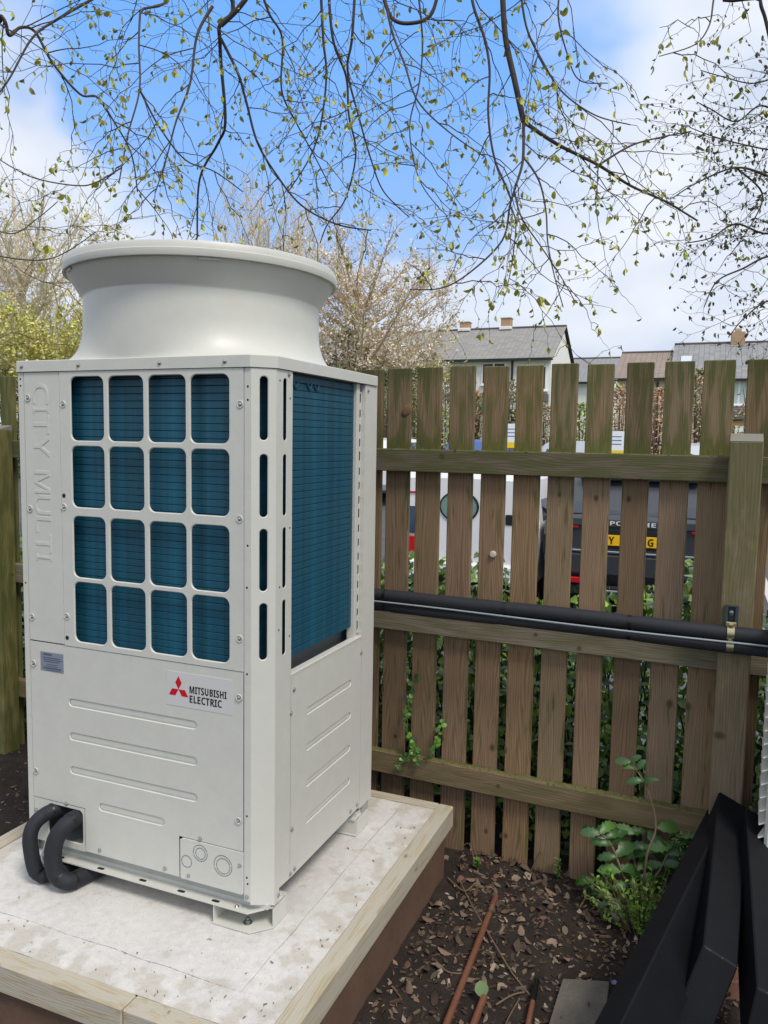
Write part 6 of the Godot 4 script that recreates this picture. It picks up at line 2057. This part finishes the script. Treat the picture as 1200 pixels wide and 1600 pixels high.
	var lc := [Color(0.42, 0.44, 0.06), Color(0.52, 0.52, 0.09), Color(0.32, 0.36, 0.05), Color(0.55, 0.53, 0.12), Color(0.40, 0.34, 0.11)]
	overhead("lime_tree", "overhanging broadleaf tree with drooping dark branches and small fresh yellow-green leaves", P0, 0.24, mains, 1234, s255(70, 60, 52), lc, 0.0275, 0.135, Vector2(0.22, 0.8), 0.085, Vector2(0.06, 0.24), 0.38, 0.05, 0.85)
	# the denser, darker tree at the right
	var Q0 := [Vector3(6.2, -0.32, -4.2), Vector3(6.1, 1.5, -4.1), Vector3(5.8, 3.4, -3.9), Vector3(5.2, 5.0, -3.6), Vector3(4.4, 6.4, -3.2)]
	var K := Vector3(5.4, 4.6, -3.7)
	var m2 := [
		[[[1330, 330], [1260, 300], [1200, 275], [1150, 262], [1090, 285], [1050, 310]], 5.6, 5.4, 6.0, 1.2, 1.0, [K]],
		[[[1330, 300], [1260, 340], [1200, 365], [1150, 350], [1110, 372], [1070, 380]], 5.7, 5.5, 5.0, 1.2, 1.0, [K]],
		[[[1330, 420], [1270, 430], [1210, 400], [1160, 420], [1120, 440], [1100, 480]], 5.7, 5.6, 5.0, 1.2, 1.0, [K]],
		[[[1290, 90], [1235, 110], [1180, 130], [1130, 120], [1095, 110]], 5.4, 5.2, 3.0, 1.0, 0.6, [K + Vector3(-0.3, 1.0, 0)]],
		[[[1300, 190], [1240, 190], [1190, 165], [1150, 190], [1110, 170], [1090, 160]], 5.5, 5.3, 4.0, 1.0, 1.1, [K]],
		[[[1190, -60], [1188, 0], [1196, 30], [1210, 90], [1230, 150]], 5.3, 5.4, 5.0, 3.5, 0.4, [K + Vector3(-0.5, 1.5, 0)]],
		[[[1300, 250], [1240, 240], [1180, 230], [1120, 215], [1080, 200]], 5.5, 5.4, 4.0, 1.0, 1.1, [K]],
		[[[1310, 480], [1250, 470], [1200, 470], [1160, 500], [1140, 525]], 5.7, 5.7, 4.0, 1.0, 1.0, [K + Vector3(0, -0.6, 0)]],
		[[[1150, 262], [1190, 300], [1180, 340], [1140, 400]], 5.5, 5.6, 3.0, 1.0, 1.1],
	]
	var lc2 := [Color(0.13, 0.15, 0.06), Color(0.09, 0.10, 0.05), Color(0.18, 0.21, 0.06), Color(0.13, 0.09, 0.065), Color(0.15, 0.18, 0.09)]
	overhead("crab_apple_tree", "dense twiggy tree with small dark leaves reaching in beside the fence post", Q0, 0.17, m2, 4321, s255(58, 50, 46), lc2, 0.030, 0.12, Vector2(0.3, 0.8), 0.075, Vector2(0.08, 0.26), 0.34, -0.01, 0.8)

func _ready():
	camera_and_light()
	materials()
	ground()
	concrete_pad()
	fence()
	houses()
	hedge_behind()
	backdrop_plants()
	overhanging_trees()
	heat_pump()
	pipe_loops()
	fence_pipes()
	cars()
	signs()
	right_side()
	copper_pipes()
	plants()
	litter()
	print("built in ", Time.get_ticks_msec() / 1000.0)
